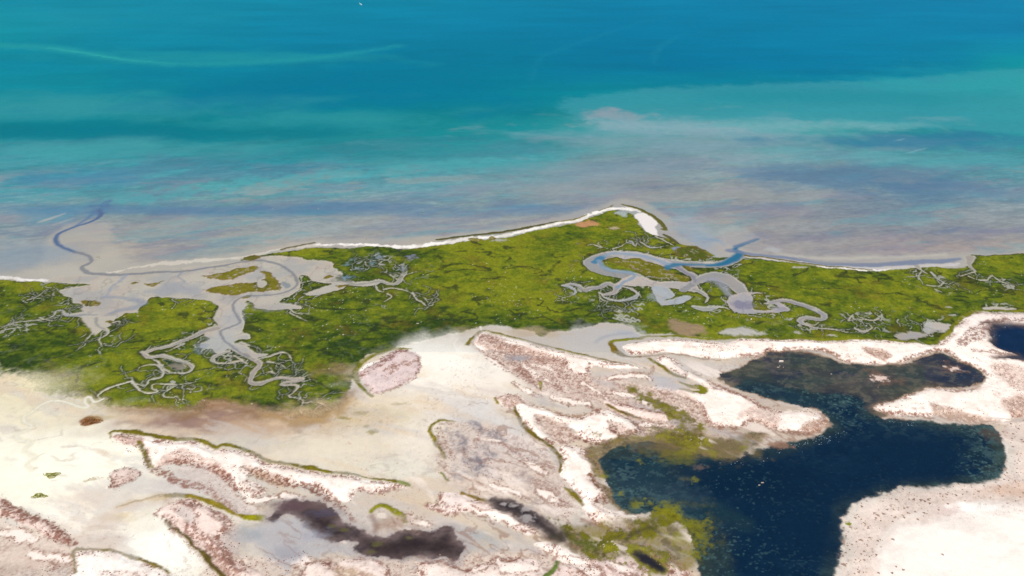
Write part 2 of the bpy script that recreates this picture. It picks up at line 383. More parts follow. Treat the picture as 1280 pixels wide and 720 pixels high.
    cs("203,458 187,457 176,460 172,464", 5, (192, 188, 178)); cs("198,459 204,465 201,472 188,475 183,482 177,482 165,476", [6, 6, 6, 5], (196, 192, 182))
    THIN = (226, 220, 202)
    cs("165,477 150,481 132,488 122,495 125,501 117,503 112,497 107,498 106,503 110,509 100,509 82,503 65,501 50,507 40,516 30,522 33,529 39,531 37,537 22,543 26,550 39,554 30,564 45,572 35,580", [5, 4.6, 4, 3.6, 2.6, 2.2], THIN, warp=.8, f=.9)
    cs("165,477 170,483 177,490 187,492 196,490 190,486 192,481 207,481 225,481 237,480 244,484 240,487 232,486", [5, 4.5, 3.5, 3], (208, 202, 188), warp=.8)
    cs("220,483 205,492 205,497 215,498 220,496 228,502 236,507", [2.5, 3, 2.2], (206, 204, 190), warp=.8)
    cs("308,443 315,448 322,452 325,458 318,465 314,474 315,479 325,480 340,476 350,473 368,474 377,475 370,477 355,479 352,482 368,482 372,485 367,492 362,497 375,500 380,504 392,504 405,508 412,513", [11, 9, 8, 7, 7, 5, 3.5], (190, 180, 168), warp=1.4)
    cs("378,504 375,510 365,516", [3, 2], THIN); cs("372,510 378,518", [2.4, 1.6], THIN); cs("404,508 410,516", [2, 1.4], THIN)
    cs("320,450 335,446 347,442 358,442 364,449 357,452", [6, 6, 4]); cs("335,453 350,456 356,461 348,463", [5, 3.5]); cs("330,468 340,465 337,460", 2.6); cs("338,466 346,468 352,464", 2.6)
    cs("300,430 318,434 330,440", [8, 4]); cs("285,440 268,447 270,454 285,455 300,452 310,456", [8, 7, 6, 5, 5]); cs("292,445 300,450 308,452", [5, 4])
    # creeks into the left marsh
    cs("122,394 105,394 82,394 78,389 70,390 68,395 55,400 38,402 15,405 0,412 -15,416", [7, 7, 6, 5, 4.5, 4], (178, 178, 178)); cs("0,415 15,412 30,410 20,407 10,408", 3.4, (170, 174, 176))
    cs("33,376 45,372 58,363 65,364 68,370", 3); cs("120,398 122,408 135,415 130,420 122,425 127,433 128,437", [9, 7, 5, 3.5]); cs("116,416 108,426 97,437", [6, 3]); cs("108,418 100,424", [4, 2])
    cs("50,398 66,402 74,398", 3.5); cs("140,404 150,402 146,410", 5)
    # network right of the first creek
    cs("432,352 445,356 465,353 475,352 485,355 495,354 503,347 506,338 503,333", [12, 11, 9, 9, 7]); cs("470,355 472,363 480,365 478,358", 4); cs("480,362 490,360 500,362 510,365 520,370 530,373 535,378", [5, 4, 3])
    cs("515,366 521,375 528,378 532,382 538,386", [5, 4, 2.6]); cs("485,368 490,372 480,378", 3.4); cs("505,345 515,342 526,340", [5, 3]); cs("497,350 488,343 492,340", 4)
    cs("362,386 370,392 378,394", [6, 3]); cs("440,338 452,333 460,327", [4, 4]); cs("448,330 456,326 472,324 478,327", 4, (140, 150, 160)); cs("362,391 372,397 384,403", [3, 2])
    for u, v, a, b, c in [(433, 348, 8, 2.2, (96, 138, 166)), (466, 327, 5, 4, (104, 134, 150)), (474, 323, 6, 3, (130, 146, 160)), (512, 322, 6, 2.4, (128, 128, 160)), (434, 331, 5, 2, (90, 130, 140)), (441, 325, 4, 2, (110, 140, 150)), (448, 336, 6, 2, (150, 160, 166)), (501, 336, 5, 4, (150, 156, 164))]:
        F.blob(u, v, a*1.7, b*2, (46, 66, 34), .7, .7); F.blob(u, v, a*.8, b*.9, tuple(q*.6+w_*.4 for q, w_ in zip(c, (150, 158, 158))), .85, .8, warp=1.)
    # right creek system
    RF = (186, 182, 182)
    cs("928,317 912,327 895,331 862,331 830,327 800,320 770,318 750,322 738,328 744,335 760,341 785,345 797,347 800,350 815,355 832,357", [20, 24, 22, 24, 24, 26, 26, 24, 20], RF)
    cp("768,356 776,350 790,344 806,346 822,352 850,352 868,355 872,366 850,362 830,360 812,359 796,359 785,358", (200, 188, 178)); cp("758,316 790,315 812,319 836,326 850,336 838,336 812,328 780,324", RF)
    islet("760,322 772,324 800,323 815,330 830,336 842,342 860,347 858,353 842,350 822,350 806,343 788,336 770,332", (120, 118, 32)); islet("850,333 862,334 866,339 852,338")
    cs("702,357 710,356 720,357 730,362 737,361 750,360 760,355 766,357 772,360", [6, 9, 9, 11, 14], RF); cs("702,357 712,360 718,366 712,372 703,374", [6, 8, 4], (180, 186, 192))
    cs("772,358 768,366 755,369 748,366 752,374 762,378", [12, 8, 6, 5], RF); cs("750,367 760,374 775,376 790,374 797,368 790,362 782,360 776,358", [5, 6, 9, 7, 6], (188, 190, 194)); cs("790,362 800,368 802,372", [7, 3], RF)
    cp("815,359 830,358 841,370 828,376 836,375 855,370 866,372 850,381 830,383 820,376", (178, 184, 188))
    cs("846,333 858,341 867,345 870,352 862,358 853,363", [14, 15, 16, 14], (176, 170, 176)); cs("870,354 880,347 895,346 908,349 920,357 929,366", [14, 22, 34, 30, 24], RF)
    cp("909,376 920,369 934,365 941,372 939,383 944,388 960,388 972,386 966,380 955,380 962,377 972,378 986,386 978,391 950,392 925,392 912,386", (178, 172, 178)); cs("936,368 946,366 957,367", [7, 5, 3], RF)
    cs("962,378 980,376 997,380 1017,387 1030,395 1025,400 1005,398 1000,402 1012,408 1030,412 1045,412 1060,415", [8, 11, 12, 12, 11, 10, 9, 6, 4], (184, 178, 178)); cs("1008,405 1018,407 1024,404", 4)
    cs("866,384 880,387 900,384 912,388", [7, 16, 12, 4], (200, 200, 196)); cs("866,362 876,366 884,373 880,380", [9, 10, 12, 6], RF)
    cs("1060,402 1065,395 1068,400 1080,400 1090,401 1097,397 1092,392 1100,391", [4, 5, 4, 3.4]); cs("1068,410 1080,415 1090,411 1085,406 1070,402", [6, 7, 5, 4]); cs("1045,413 1060,416 1078,417", 3.4)
    for k in range(16):
        u = 765+RNG.random()*34; v = 380+RNG.random()*24; F.ps([(u-4, v), (u, v+1.5), (u+3, v-1), (u+6, v+1)], 2.6, (186, 186, 172), 1, .85, 'tidal_flat')
    cp("1158,405 1165,402 1184,405 1183,410 1170,418 1158,419", (190, 188, 182), warp=5, f=2.2); cp("1120,421 1128,417 1150,418 1160,420 1150,424 1130,426", (182, 172, 164), warp=5, f=2.2); cp("1231,385 1265,385 1268,389 1235,389", (196, 190, 180))
    cs("1145,332 1152,338 1160,343", [12, 9, 5]); cs("1164,341 1172,349 1180,355", [4, 6, 3], (168, 172, 178)); cs("1152,340 1147,347", [6, 3]); cs("1160,357 1175,358 1181,353", 4); cs("1168,362 1177,366", 2.4)
    cs("1213,322 1212,333 1218,340 1202,345 1196,345", [18, 9, 6, 4]); cs("1210,346 1222,350 1235,351 1240,346 1252,353 1262,358 1258,360", [4, 5, 4, 3]); cs("1205,331 1214,334", 9)
    cs("735,308 742,306 752,310 748,304 760,302", 3.2); cs("766,312 782,305 784,300", 4); cs("788,302 795,308 796,300", 5, (150, 160, 180)); cs("800,303 812,310 822,310 836,308", [4, 6, 5], (176, 180, 190)); cs("820,296 832,302 842,308", [4, 5, 4], (190, 180, 170)); F.blob(847, 312, 7, 3, (140, 150, 180), .9, .4)
    F.blob(780, 267, 9, 3.5, (176, 186, 186), .9, .5); F.blob(735, 281, 12, 3.5, (208, 150, 110), .85, .6); F.blob(768, 286, 5, 1.6, (196, 176, 150), .8, .6); F.blob(625, 301, 9, 1.8, (190, 186, 180), .8, .6)
    for u, v, a, b in [(885, 329, 7, 2), (1186, 385, 5, 1), (1018, 388, 4, 2), (1040, 420, 6, 1.6), (997, 417, 4, 2), (952, 418, 7, 2), (1000, 335, 8, 1), (1190, 395, 4, 1.2)]:
        F.blob(u, v, a, b, (196, 190, 178), .8, .6)
    # hair-fine side branches that fan out from the creeks into the marsh
    def branch(px_, py_, ang, L, w0, depth):
        p = np.array([px_, py_]); pts = [p.copy()]; a = ang; n = max(4, int(L/4.5)); bend = RNG.normal(0, .25)
        for q in range(n):
            a += RNG.normal(0, .55)+bend*math.sin(q*1.1); a += .18*math.sin(ang-a)
            p = p+4.5*np.array([math.cos(a), math.sin(a)]); pts.append(p.copy())
            if depth and q > 0 and RNG.random() < .34: branch(p[0], p[1], a+RNG.choice([-1, 1])*RNG.uniform(.6, 1.3), L*RNG.uniform(.3, .6), w0*.65, depth-1)
        both = catmull(np.column_stack([np.array(pts), np.linspace(w0, .35, len(pts))/2]), 2)
        sl = F.box(both[:, :2], 9)
        if sl is None: return
        d, _x, _y = F.dist(both[:, :2], both[:, 2], sl, 8, False, .6)
        M = F.MM[sl]
        F.mix(sl, sstep(4.5, .4, d)*M*.55*(d > 0), (44, 58, 34))
        m_ = sstep(.8, -.6, d)*M*RNG.uniform(.4, .85); F.mix(sl, m_, (186, 184, 172)); F.Z[sl] -= .5*m_
    seeds = [("122,396 105,394 82,393 68,395 38,402 10,408", 14, 22), ("124,404 130,415 128,432 104,430", 9, 18), ("179,442 205,447 237,457 240,463 215,466 198,459", 12, 18), ("203,465 188,475 170,478 150,481 122,495", 9, 14), ("192,481 225,481 244,484 220,483 205,494", 9, 14),
             ("308,443 322,452 318,465 315,479 350,473 376,475", 14, 22), ("352,482 370,485 365,494 380,504 405,508", 12, 16), ("320,450 347,442 362,447 350,458", 9, 16), ("285,441 268,447 285,455 305,454", 7, 14), ("440,355 470,353 500,350 506,338", 10, 22), ("480,362 510,365 530,374 538,386", 12, 20), ("362,386 376,394", 6, 16), ("440,335 460,327 478,325", 7, 12),
             ("705,357 730,361 760,357", 9, 16), ("750,368 775,377 797,369", 9, 20), ("765,380 785,392 795,402", 10, 16), ("1000,402 1012,409 1045,412 1078,416", 8, 16), ("1060,402 1080,400 1098,394", 9, 16), ("1110,395 1130,402 1150,398", 6, 18), ("1150,336 1160,344 1175,352", 8, 18), ("1216,338 1235,350 1258,356", 9, 18), ("742,306 770,309 800,303 830,305", 9, 14), ("40,372 62,364", 5, 14), ("940,368 958,367", 4, 12), ("302,392 305,412", 4, 14), ("240,424 210,434", 5, 16), ("215,375 255,378", 5, 16), ("880,345 915,352 932,366", 4, 12)]
    for st_, n_, L_ in seeds:
        pp = catmull(world_pts(st_), 6)
        for _ in range(int(n_*.58)):
            q = RNG.integers(len(pp)-1); e = pp[q+1]-pp[q]; a = math.atan2(e[1], e[0])+RNG.choice([-1, 1])*RNG.uniform(.7, 1.7)
            branch(pp[q][0], pp[q][1], a, L_*RNG.uniform(.6, 1.4), RNG.uniform(1.1, 2.3), 2)
    # little blind rills and pans beside the creeks
    rv = 1-np.abs(2*fbm(x/1.15+F.WX*3, y+F.WY*3, 13, 161, 2, .5)-1)
    gate = sstep(24, 5, F.creekd)*(F.creekd > .5)*F.MM*sstep(.46, .60, fbm(x, y, 44, 163, 3))
    hl = sstep(.70, .92, rv)*gate*.6; F.mix((slice(None), slice(None)), hl, (50, 64, 34))
    rl = sstep(.925, .975, rv)*gate*.8; F.mix((slice(None), slice(None)), rl, (188, 186, 172)); F.Z -= .4*rl
    # ---------------- blue creek water
    WB = (88, 110, 146)
    def water(st, w, c, f=1.6, amt=1.):
        sl, d, m = F.ps(st, w, c, f, amt, 'tidal_creek', warp=1.5)
        if sl is not None: F.R[sl] = F.R[sl]*(1-m)+.22*m; F.Z[sl] *= (1-m)
    F.blob(124, 262, 9, 7, (86, 118, 160), .7, 1.2, warp=1.); water("124,262 126,268 116,276 92,284 74,292 70,300 77,308 94,315", [5, 9, 6, 6, 8, 7, 5], (92, 114, 150), 3)
    water("120,262 110,272 100,279 92,284", [5, 7, 5], (100, 130, 165), 3, .7)
    water("94,315 108,319 114,326 110,330 102,334 107,339 120,342 145,343 190,341 230,339 270,333 300,328 330,326 352,332 366,342 372,352 368,360 350,367 320,370 302,372 292,380 294,392 300,402 290,408 276,413 276,420 286,430 300,440 312,446", [7, 5, 6, 7, 7, 6, 5, 4.5, 5, 4, 4, 4, 4, 3.5, 3.5, 3.5, 3, 3], (132, 134, 140), 1.6, .8)
    water("157,344 150,352 140,358 133,368 128,372", [7, 4, 4, 3], (160, 166, 178), 2, .7); water("128,372 150,372 172,376 178,380 168,385 150,388 138,392", [8, 6, 10, 12, 9, 5], (152, 158, 170), 3, .6); water("228,340 224,346 232,352", [4, 3, 3], (150, 156, 164), 2, .7)
    water("948,299 940,303 926,307 919,312 924,318 912,326 896,331 884,332", [3, 3, 6, 8, 13, 14, 10, 5], (48, 116, 150), 3.4); water("945,299 930,304 920,308", [5, 6, 8], (110, 130, 160), 2, .8)
    water("890,331 866,331 848,331 838,333 835,336", [5, 5, 10, 14, 8], (60, 122, 154), 4, .95); water("742,328 750,323 756,320", [8, 13, 5], (56, 128, 166), 2, .9)
    water("756,320 766,317 790,318 815,323 835,330", [6, 8, 9, 9], (150, 168, 186), 3, .8); water("748,326 752,333 765,339 785,341 794,344 788,349 778,354 772,360", [8, 8, 7, 5, 6, 5], (138, 160, 180), 2, .85)
    water("912,313 935,317 960,320 990,323 1020,329 1050,331 1100,331 1140,328 1180,326 1200,323", [12, 9, 8, 8, 6, 10, 12, 14, 13, 6], (120, 134, 162), 3, .8); F.blob(966, 312, 10, 4, (190, 192, 192), .6, .8)
    water("1000,322 1020,327 1070,330 1120,329", [3, 7, 7, 3], (140, 146, 160), 3, .6)
    F.blob(926, 381, 11, 6, (128, 126, 150), .75, .7); F.blob(818, 372, 7, 6, (172, 182, 186), .5, .8); F.blob(975, 386, 10, 2.6, (150, 148, 158), .6, .7); water("846,334 858,341 866,346 869,353", [4, 4, 5, 4], (138, 132, 150), 2, .7)
    water("963,377 985,377 1005,384 1022,392", [3, 4, 4, 3], (150, 146, 154), 2, .6); water("880,352 893,350 905,360 912,370", [4, 12, 14, 8], (168, 168, 184), 4, .6)
    # dark eroded turf bank and wrack along the beach
    for st, w, c in [("352,313 370,308 392,304", 5, (112, 104, 76)), ("547,300 575,297 600,294 640,289 665,284 698,278", [7, 7, 7, 8, 5], (92, 88, 50)), ("700,278 715,275 733,269", [4, 5, 3], (128, 118, 50)), ("748,264 765,257", [4, 4, 2], (120, 110, 70)),
                     ("777,256 795,261 812,269 825,279 832,288 826,287", [4, 8, 9, 9, 8, 4], (104, 100, 46)), ("830,294 842,301 850,306", [6, 8, 5], (96, 92, 52)), ("932,320 960,323 1000,329 1050,335 1090,338", [6, 5, 4, 3], (116, 106, 56)), ("1215,320 1240,320 1290,318 1400,314", 4, (84, 84, 46))]:
        sl, d, m = F.ps(st, w, c, 1.3, 1, 'marsh_grass', warp=2)
        if sl is not None: F.Z[sl] += 1.0*m
    islet("846,311 866,308 884,316 890,321 880,324 860,323 846,320", (92, 100, 36)); islet("586,300 598,298 604,301 592,303", (130, 128, 30)); islet("610,297 616,296 620,299 612,300", (130, 128, 30)); islet("303,324 318,320 326,322 314,327", (104, 104, 44))
    # bare fringes and wash-out below the marsh
    F.pp("836,402 850,401 876,408 882,419 850,421 838,415", (166, 140, 114), 4, .85, 'salt_flat', warp=6); F.pp("898,417 915,410 936,412 952,419 930,422", (196, 192, 188), 4, .9, 'salt_flat', warp=6)
    F.blob(660, 416, 60, 5, (196, 172, 142), .55, .9); F.blob(750, 425, 45, 14, (198, 194, 192), .75, .9); F.blob(720, 440, 60, 8, (204, 200, 192), .6, 1.); F.blob(785, 418, 18, 5, (186, 186, 190), .8, .8); F.ps("745,428 760,420 790,416", [3, 6, 3], (160, 166, 176), 4, .6)
    # ---------------- salt flats of the lower half
    flow = fbm((x*.9+y*.4)/5, (y*.9-x*.4), 16, 71, 4, .6)
    wgt = sstep(415, 450, V)*(F.cls == CLS['salt_flat'])
    grain = fbm(x, y, 3.0, 73, 3, .8); F.C *= (1+wgt*(.30*(flow-.5)+.16*(grain-.5)))[..., None]
    gsh = sstep(.52, .72, fbm(x/2.4+F.WX*3, y+F.WY*3, 40, 75, 5, .62))*wgt*.35; F.mix((slice(None), slice(None)), gsh, (196, 190, 188))
    gs2 = sstep(.56, .74, fbm(x/2.0+F.WX*3, y+F.WY*3, 30, 77, 5, .62))*wgt*.3; F.mix((slice(None), slice(None)), gs2, (222, 196, 170))
    for a in [(60, 600, 90, 50, (250, 246, 228), .7), (90, 570, 120, 24, (248, 244, 226), .6), (25, 500, 50, 30, (232, 222, 190), .5), (110, 660, 50, 20, (250, 242, 228), .7), (205, 680, 60, 34, (250, 247, 234), .8), (230, 600, 60, 14, (214, 210, 206), .7), (120, 630, 50, 20, (238, 220, 200), .6), (145, 645, 22, 6, (226, 204, 166), .7), (135, 675, 30, 8, (216, 210, 206), .6),
              (565, 455, 60, 26, (243, 238, 228), .9), (560, 490, 80, 22, (236, 224, 212), .7), (600, 515, 40, 16, (218, 214, 212), .8), (430, 560, 80, 26, (232, 220, 200), .8), (485, 585, 60, 14, (214, 212, 200), .7), (520, 545, 28, 26, (240, 228, 212), .6), (460, 610, 40, 6, (222, 216, 210), .5), (420, 515, 50, 12, (226, 198, 164), .7), (455, 520, 40, 14, (206, 188, 140), .6),
              (235, 527, 80, 15, (176, 146, 126), .9), (240, 530, 56, 10, (150, 122, 114), .85), (280, 517, 34, 9, (150, 118, 106), .85), (330, 533, 60, 13, (200, 170, 142), .75), (185, 540, 60, 6, (222, 206, 188), .6), (300, 555, 50, 9, (206, 198, 178), .7), (160, 520, 36, 6, (208, 186, 160), .6), (270, 507, 18, 5, (198, 158, 130), .7), (365, 520, 40, 7, (214, 184, 140), .6), (435, 465, 26, 8, (176, 142, 108), .5), (470, 500, 40, 8, (226, 206, 182), .6)]:
        F.blob(*a[:5], a[5], 1.3)
    for u, v, a, b in [(450, 517, 8, 3), (458, 533, 4, 2), (465, 540, 7, 3), (476, 527, 4, 2), (430, 523, 7, 2), (500, 505, 10, 2)]: F.blob(u, v, a, b, (140, 128, 60), .7, .8)
    F.ps("572,424 568,430 572,438 574,446 570,452", [1, 2.4, 1.2], (252, 248, 242), 1.6, .45); F.ps("600,409 604,416 618,420", 2, (240, 234, 222), 1.4, .7)
    F.ps("640,482 655,486 664,488", [2, 4, 2], (150, 136, 130), 1.6, .8)
    for a in [(740, 480, 50, 16, (222, 202, 194), .8), (700, 485, 30, 10, (220, 200, 194), .7), (660, 560, 40, 22, (214, 208, 204), .8), (680, 530, 6, 3, (200, 190, 188), .5), (600, 560, 40, 34, (206, 196, 194), .8), (640, 600, 40, 22, (216, 200, 192), .7), (560, 600, 40, 10, (212, 200, 192), .6), (545, 655, 40, 10, (212, 200, 192), .6), (600, 675, 40, 14, (176, 178, 180), .8), (650, 690, 30, 6, (200, 190, 184), .7), (690, 620, 20, 20, (212, 196, 190), .6)]:
        F.blob(*a[:5], a[5], 1.1)
    for a in [(60, 580, 120, 40, (250, 245, 228), .6), (150, 570, 60, 22, (250, 246, 232), .6), (85, 650, 70, 30, (251, 246, 234), .6), (200, 690, 60, 32, (252, 249, 238), .8), (60, 520, 60, 16, (236, 226, 198), .6), (30, 480, 40, 14, (234, 222, 186), .6), (560, 450, 55, 26, (248, 243, 232), .8), (570, 478, 80, 18, (246, 236, 222), .6), (500, 500, 40, 10, (236, 222, 200), .6), (425, 575, 90, 24, (234, 222, 200), .6), (480, 590, 70, 12, (228, 224, 208), .6), (525, 560, 20, 30, (238, 228, 214), .6), (250, 600, 40, 10, (218, 212, 206), .6), (110, 622, 30, 12, (240, 216, 194), .6), (146, 646, 22, 4, (224, 200, 156), .7), (215, 612, 40, 6, (220, 212, 206), .7), (130, 676, 26, 6, (214, 206, 202), .6)]:
        F.blob(*a[:5], a[5], 1.5)
    st1 = fbm((x*.94-y*.34)/3.2+F.WX*2, (x*.34+y*.94)+F.WY*2, 26, 221, 5, .64); st2 = fbm((x*.94-y*.34)/2.8+F.WX*2, (x*.34+y*.94)+F.WY*2, 32, 223, 5, .64); st3 = 1-np.abs(2*fbm(x/1.6+F.WX*3, y+F.WY*3, 30, 225, 3, .6)-1)
    fl_ = (F.cls == CLS['salt_flat'])*sstep(432, 455, V)
    F.mix((slice(None), slice(None)), fl_*sstep(.52, .68, st1)*.5, (206, 199, 194)); F.mix((slice(None), slice(None)), fl_*sstep(.54, .70, st2)*.45, (228, 202, 170)); F.mix((slice(None), slice(None)), fl_*sstep(.95, .99, st3)*sstep(.45, .6, F.mid)*.4, (186, 172, 160))
    for st, w, c in [("150,634 175,627 205,622", [4, 8, 10], (206, 178, 140)), ("130,640 160,636 200,630", [3, 6, 4], (222, 208, 198)), ("200,604 230,612 250,616", [3, 6, 3], (212, 204, 198)), ("560,500 590,510 620,522 640,540 668,556", [12, 24, 22, 16, 8], (222, 217, 213)), ("660,500 620,492 600,484", [5, 8, 4], (220, 204, 196))]:
        F.ps(st, w, c, 6, .7, warp=4)
    # lower left plain
    for a in [(30, 690, 80, 36, (222, 202, 186), .85), (5, 712, 24, 8, (116, 92, 86), .8), (50, 700, 40, 8, (204, 176, 160), .7), (32, 675, 14, 5, (170, 164, 164), .6), (36, 718, 18, 7, (150, 148, 152), .7), (75, 715, 14, 6, (150, 150, 158), .6), (60, 690, 40, 4, (206, 184, 170), .5)]:
        F.blob(*a[:5], a[5], 1.1)
    F.ps("60,456 110,494 150,509 215,514 250,517", [10, 14, 10, 9, 4], (150, 134, 82), 9, .35, warp=6)
    F.ps("170,513 235,517 262,507 300,512 360,525 405,521 440,492", [8, 14, 18, 18, 18, 16, 8], (140, 108, 78), 10, .75, warp=7)
    F.ps("440,500 425,512 400,524 360,527 330,520", [10, 12, 10, 8, 4], (196, 164, 110), 6, .5, warp=6)
    sl, d = F.stroke("128,500 117,503 112,497 107,498 106,503 110,509 100,509 82,503 65,501 50,507 40,516 30,522 33,529 39,531 37,537 22,543 26,550 39,554 30,564 45,572 35,580 40,588", [2.6, 2.2, 2.0, 1.8, 1.5, .8], 8, 1.0)
    F.mix(sl, sstep(5, .5, d)*.4, (214, 204, 168)); F.mix(sl, sstep(1.0, -.7, d)*.6, (250, 247, 236)); F.cls[sl][d < 0] = CLS['tidal_creek']
    # ---------------- dunes
    def dune(key, label, st, h=1.8, edge=.6, inner=.35, sand=DUNE, warp=2.6, seed=0):
        sl, d = F.poly(st, 14, warp)
        k = 'dune:'+key
        cls_id(k)
        if (k, label) not in DUNES: DUNES.append((k, label))
        if sl is None: return
        xs, ys = x[sl], y[sl]
        m = sstep(1.4, -1.4, d)
        nz = fbm(xs, ys, 24, 80+seed, 4, .6); n3 = F.fine[sl]
        c = alb(sand)*(1+.16*(nz-.5)+.22*(n3-.5)+.16*(fbm(xs, ys, 2.4, 97, 2, .8)-.5))[..., None]
        pk = (sstep(.45, .75, fbm(xs, ys, 14, 90+seed, 3))*.35)[..., None]
        c = c*(1-pk)+alb((240, 214, 200))*pk
        d = d+F.rag[sl]*2.2
        ed = np.exp(-((d+2.0)/3.4)**2)*sstep(.38, .62, fbm(xs, ys, 16, 95+seed, 3))*edge*1.5
        inn = sstep(.66-.25*inner, .80-.25*inner, nz)*inner*1.6
        sc = np.clip(ed+inn, 0, 1)
        spk = sstep(.44, .60, fbm(xs, ys, 2.4, 99, 2, .8))
        g = np.clip(sc*(.12+.95*spk), 0, .95)[..., None]
        c = c*(1-g)+alb((158, 116, 100))*g
        F.mix(sl, m, c)
        F.cls[sl][d < 0] = CLS[k]
        F.Z[sl] = F.Z[sl]*(1-m)+m*(.3+h*sstep(0, -10, d)*(.6+.8*nz)+.25*n3)
        F.S[sl] = F.S[sl]*(1-m)+m*np.clip(sc+.02, 0, 1)
    def pan(st, col=PAN, f=3, amt=.9, scrub=.25, warp=3):
        sl, d = F.poly(st, 12, warp)
        if sl is None: return
        m = sstep(f, -f, d)*amt
        xs, ys = x[sl], y[sl]
        col = tuple(q*.6+w_*.4 for q, w_ in zip(col, (228, 210, 196)))
        gt = np.clip(scrub*1.9, 0, 1)*sstep(.30, .52, fbm(xs, ys, 20, 104, 4, .65))
        spk = sstep(.50, .64, fbm(xs, ys, 2.3, 103, 2, .8))*gt*.85
        wsp = sstep(.56, .70, fbm(xs, ys, 3.0, 107, 2, .8))*np.clip(scrub*1.4, 0, 1)*.6
        c = alb(col)*(1+.12*(F.mid[sl]-.5)+.1*(F.fine[sl]-.5))[..., None]
        c = c*(1-wsp[..., None])+alb((250, 234, 222))*wsp[..., None]
        c = c*(1-spk[..., None])+alb((154, 112, 97))*spk[..., None]
        F.mix(sl, m, c); F.Z[sl] -= .5*m*sstep(0, -6, d)
        F.S[sl] = F.S[sl]*(1-m)+m*scrub*sstep(.4, .6, F.mid[sl])
    def scrubline(st, w, amt=.8, col=SCRUB):
        sl, d = F.stroke(st, w, 8, 2.2)
        if sl is None: return
        spk = .18+.95*sstep(.42, .60, fbm(x[sl], y[sl], 2.6, 105, 2, .8))
        m = np.clip(sstep(2, -1, d+F.rag[sl]*4)*amt*.82*spk, 0, 1); F.mix(sl, m, col); F.S[sl] = np.maximum(F.S[sl], m*.8)
    # soft ground tint around scrubby plains
    pan("590,430 603,417 640,428 700,445 735,460 745,500 720,500 690,492 668,484 648,472 622,456 604,443", (206, 180, 170), 4, .9, .55)
    pan("705,480 760,470 800,480 850,500 880,525 860,540 800,545 760,530 745,505", (208, 184, 172), 6, .85, .4)
    pan("-60,640 20,655 90,690 90,720 -60,740", (222, 202, 188), 6, .7, .3)
    pan("556,532 600,528 640,540 680,560 706,600 722,640 692,650 650,628 600,616 560,606 546,575", (220, 200, 191), 5, .55, .4)
    pan("208,622 250,630 290,650 300,690 330,722 280,722 245,690 206,652", (214, 186, 172), 5, .6, .5)
    pan("280,705 380,696 520,700 700,684 770,700 800,740 280,750", (224, 200, 186), 6, .6, .4)
    for st, w, a in [("586,526 592,530 601,536 604,541", [2, 8, 6, 3], .7), ("573,540 577,550 580,560 586,566", [3, 8, 8, 3], .7), ("600,555 608,560 617,569 612,574", [3, 7, 8, 4], .6), ("578,572 588,578 604,582 618,590", [4, 11, 12, 5], .7), ("610,540 620,543 632,550", [3, 9, 4], .6), ("582,590 600,592 622,596", [3, 7, 3], .5), ("594,566 600,574 606,580", [2, 6, 4], .6), ("560,536 563,548 572,566", [2, 4, 2], .4), ("640,592 650,596 662,600", [3, 10, 4], .4), ("566,580 572,590 580,598", [2, 5, 3], .4)]:
        sl, d = F.stroke(st, w, 10, 4)
        tx = sstep(.40, .62, fbm(x[sl], y[sl], 4, 181, 3, .75)); F.mix(sl, sstep(4, -2, d+3*F.rag[sl])*a*(.45+.65*tx), (120, 118, 130))
    F.blob(648, 447, 14, 4, (150, 150, 160), .6, 1.2)
    scrub0 = [("546,531 556,529 568,528", 3, .6), ("547,536 551,550 558,562 566,574", [6, 9, 8, 4], .7), ("595,549 625,553 650,567 675,580 692,586", [3, 3, 2.5, 2.5, 3], .8), ("600,546 615,548 628,552", [2, 5, 2], .5)]
    dune('rounded', 'rounded pinkish sand mound with a green rim beside the marsh', "450,464 460,456 474,450 490,441 505,437 516,440 527,446 527,460 520,471 500,481 476,490 468,492 458,481 450,471", 1.4, .5, .45, (226, 206, 204), seed=1)
    for st_, w_, a_ in scrub0: scrubline(st_, w_, a_)
    F.ps("596,546 612,549 626,551", [2, 4, 2], (252, 238, 228), 1.5, .9)
    scrubline("453,468 466,460 480,452 494,442 508,438", [10, 14, 12, 4], .9, (134, 88, 76)); scrubline("458,480 470,491 500,482 520,472", [5, 4, 3], .6); F.ps("452,463 460,457 474,451", [4, 6, 3], WHITE, 1.5)
    dune('northspit', 'long narrow white sand ridge running from the marsh tip with reddish scrub', "592,428 603,417 626,421 660,430 700,440 742,448 780,454 806,460 790,462 762,460 742,457 740,466 733,470 720,467 708,459 702,450 680,444 650,440 620,436 605,438", 1.6, .5, .3, seed=2)
    pan("594,428 604,419 640,429 680,442 700,452 706,462 690,466 660,452 630,442 606,436", (204, 172, 160), 3, .9, .7)
    F.ps("655,456 668,468 680,474 690,480", [3, 7, 5, 3], DUNE, 2, .9); F.ps("655,455 680,458 690,462", [2, 5, 3], DUNE, 2, .8); F.ps("622,424 640,430 665,434", [2, 6, 3], DUNE, 2, .9)
    scrubline("706,452 712,464 728,469 738,466 737,455 760,458", [4, 4, 4, 3], .8); scrubline("648,462 670,478 690,490", [5, 9, 6], .6)
    F.blob(648, 447, 12, 3.5, (160, 158, 166), .7, 1.)
    dune('middle', 'white forked sand dune with an olive edge in the middle of the flats', "618,500 626,493 641,492 655,499 668,506 690,514 715,521 735,520 752,512 762,514 780,522 798,537 785,543 772,552 752,552 736,552 724,546 717,536 700,528 684,522 674,522 680,540 692,555 686,556 666,543 652,529 645,516 640,510 628,506", 1.8, .75, .25, seed=3)
    pan("668,521 690,523 712,535 722,547 716,553 700,557 690,550 678,537", (198, 168, 154), 2.5, .9, .6); pan("618,499 627,494 641,493 655,500 650,507 638,509", (196, 162, 150), 2, .9, .8); pan("758,530 780,536 790,540 770,546 760,540", (214, 180, 166), 3, .7, .7)
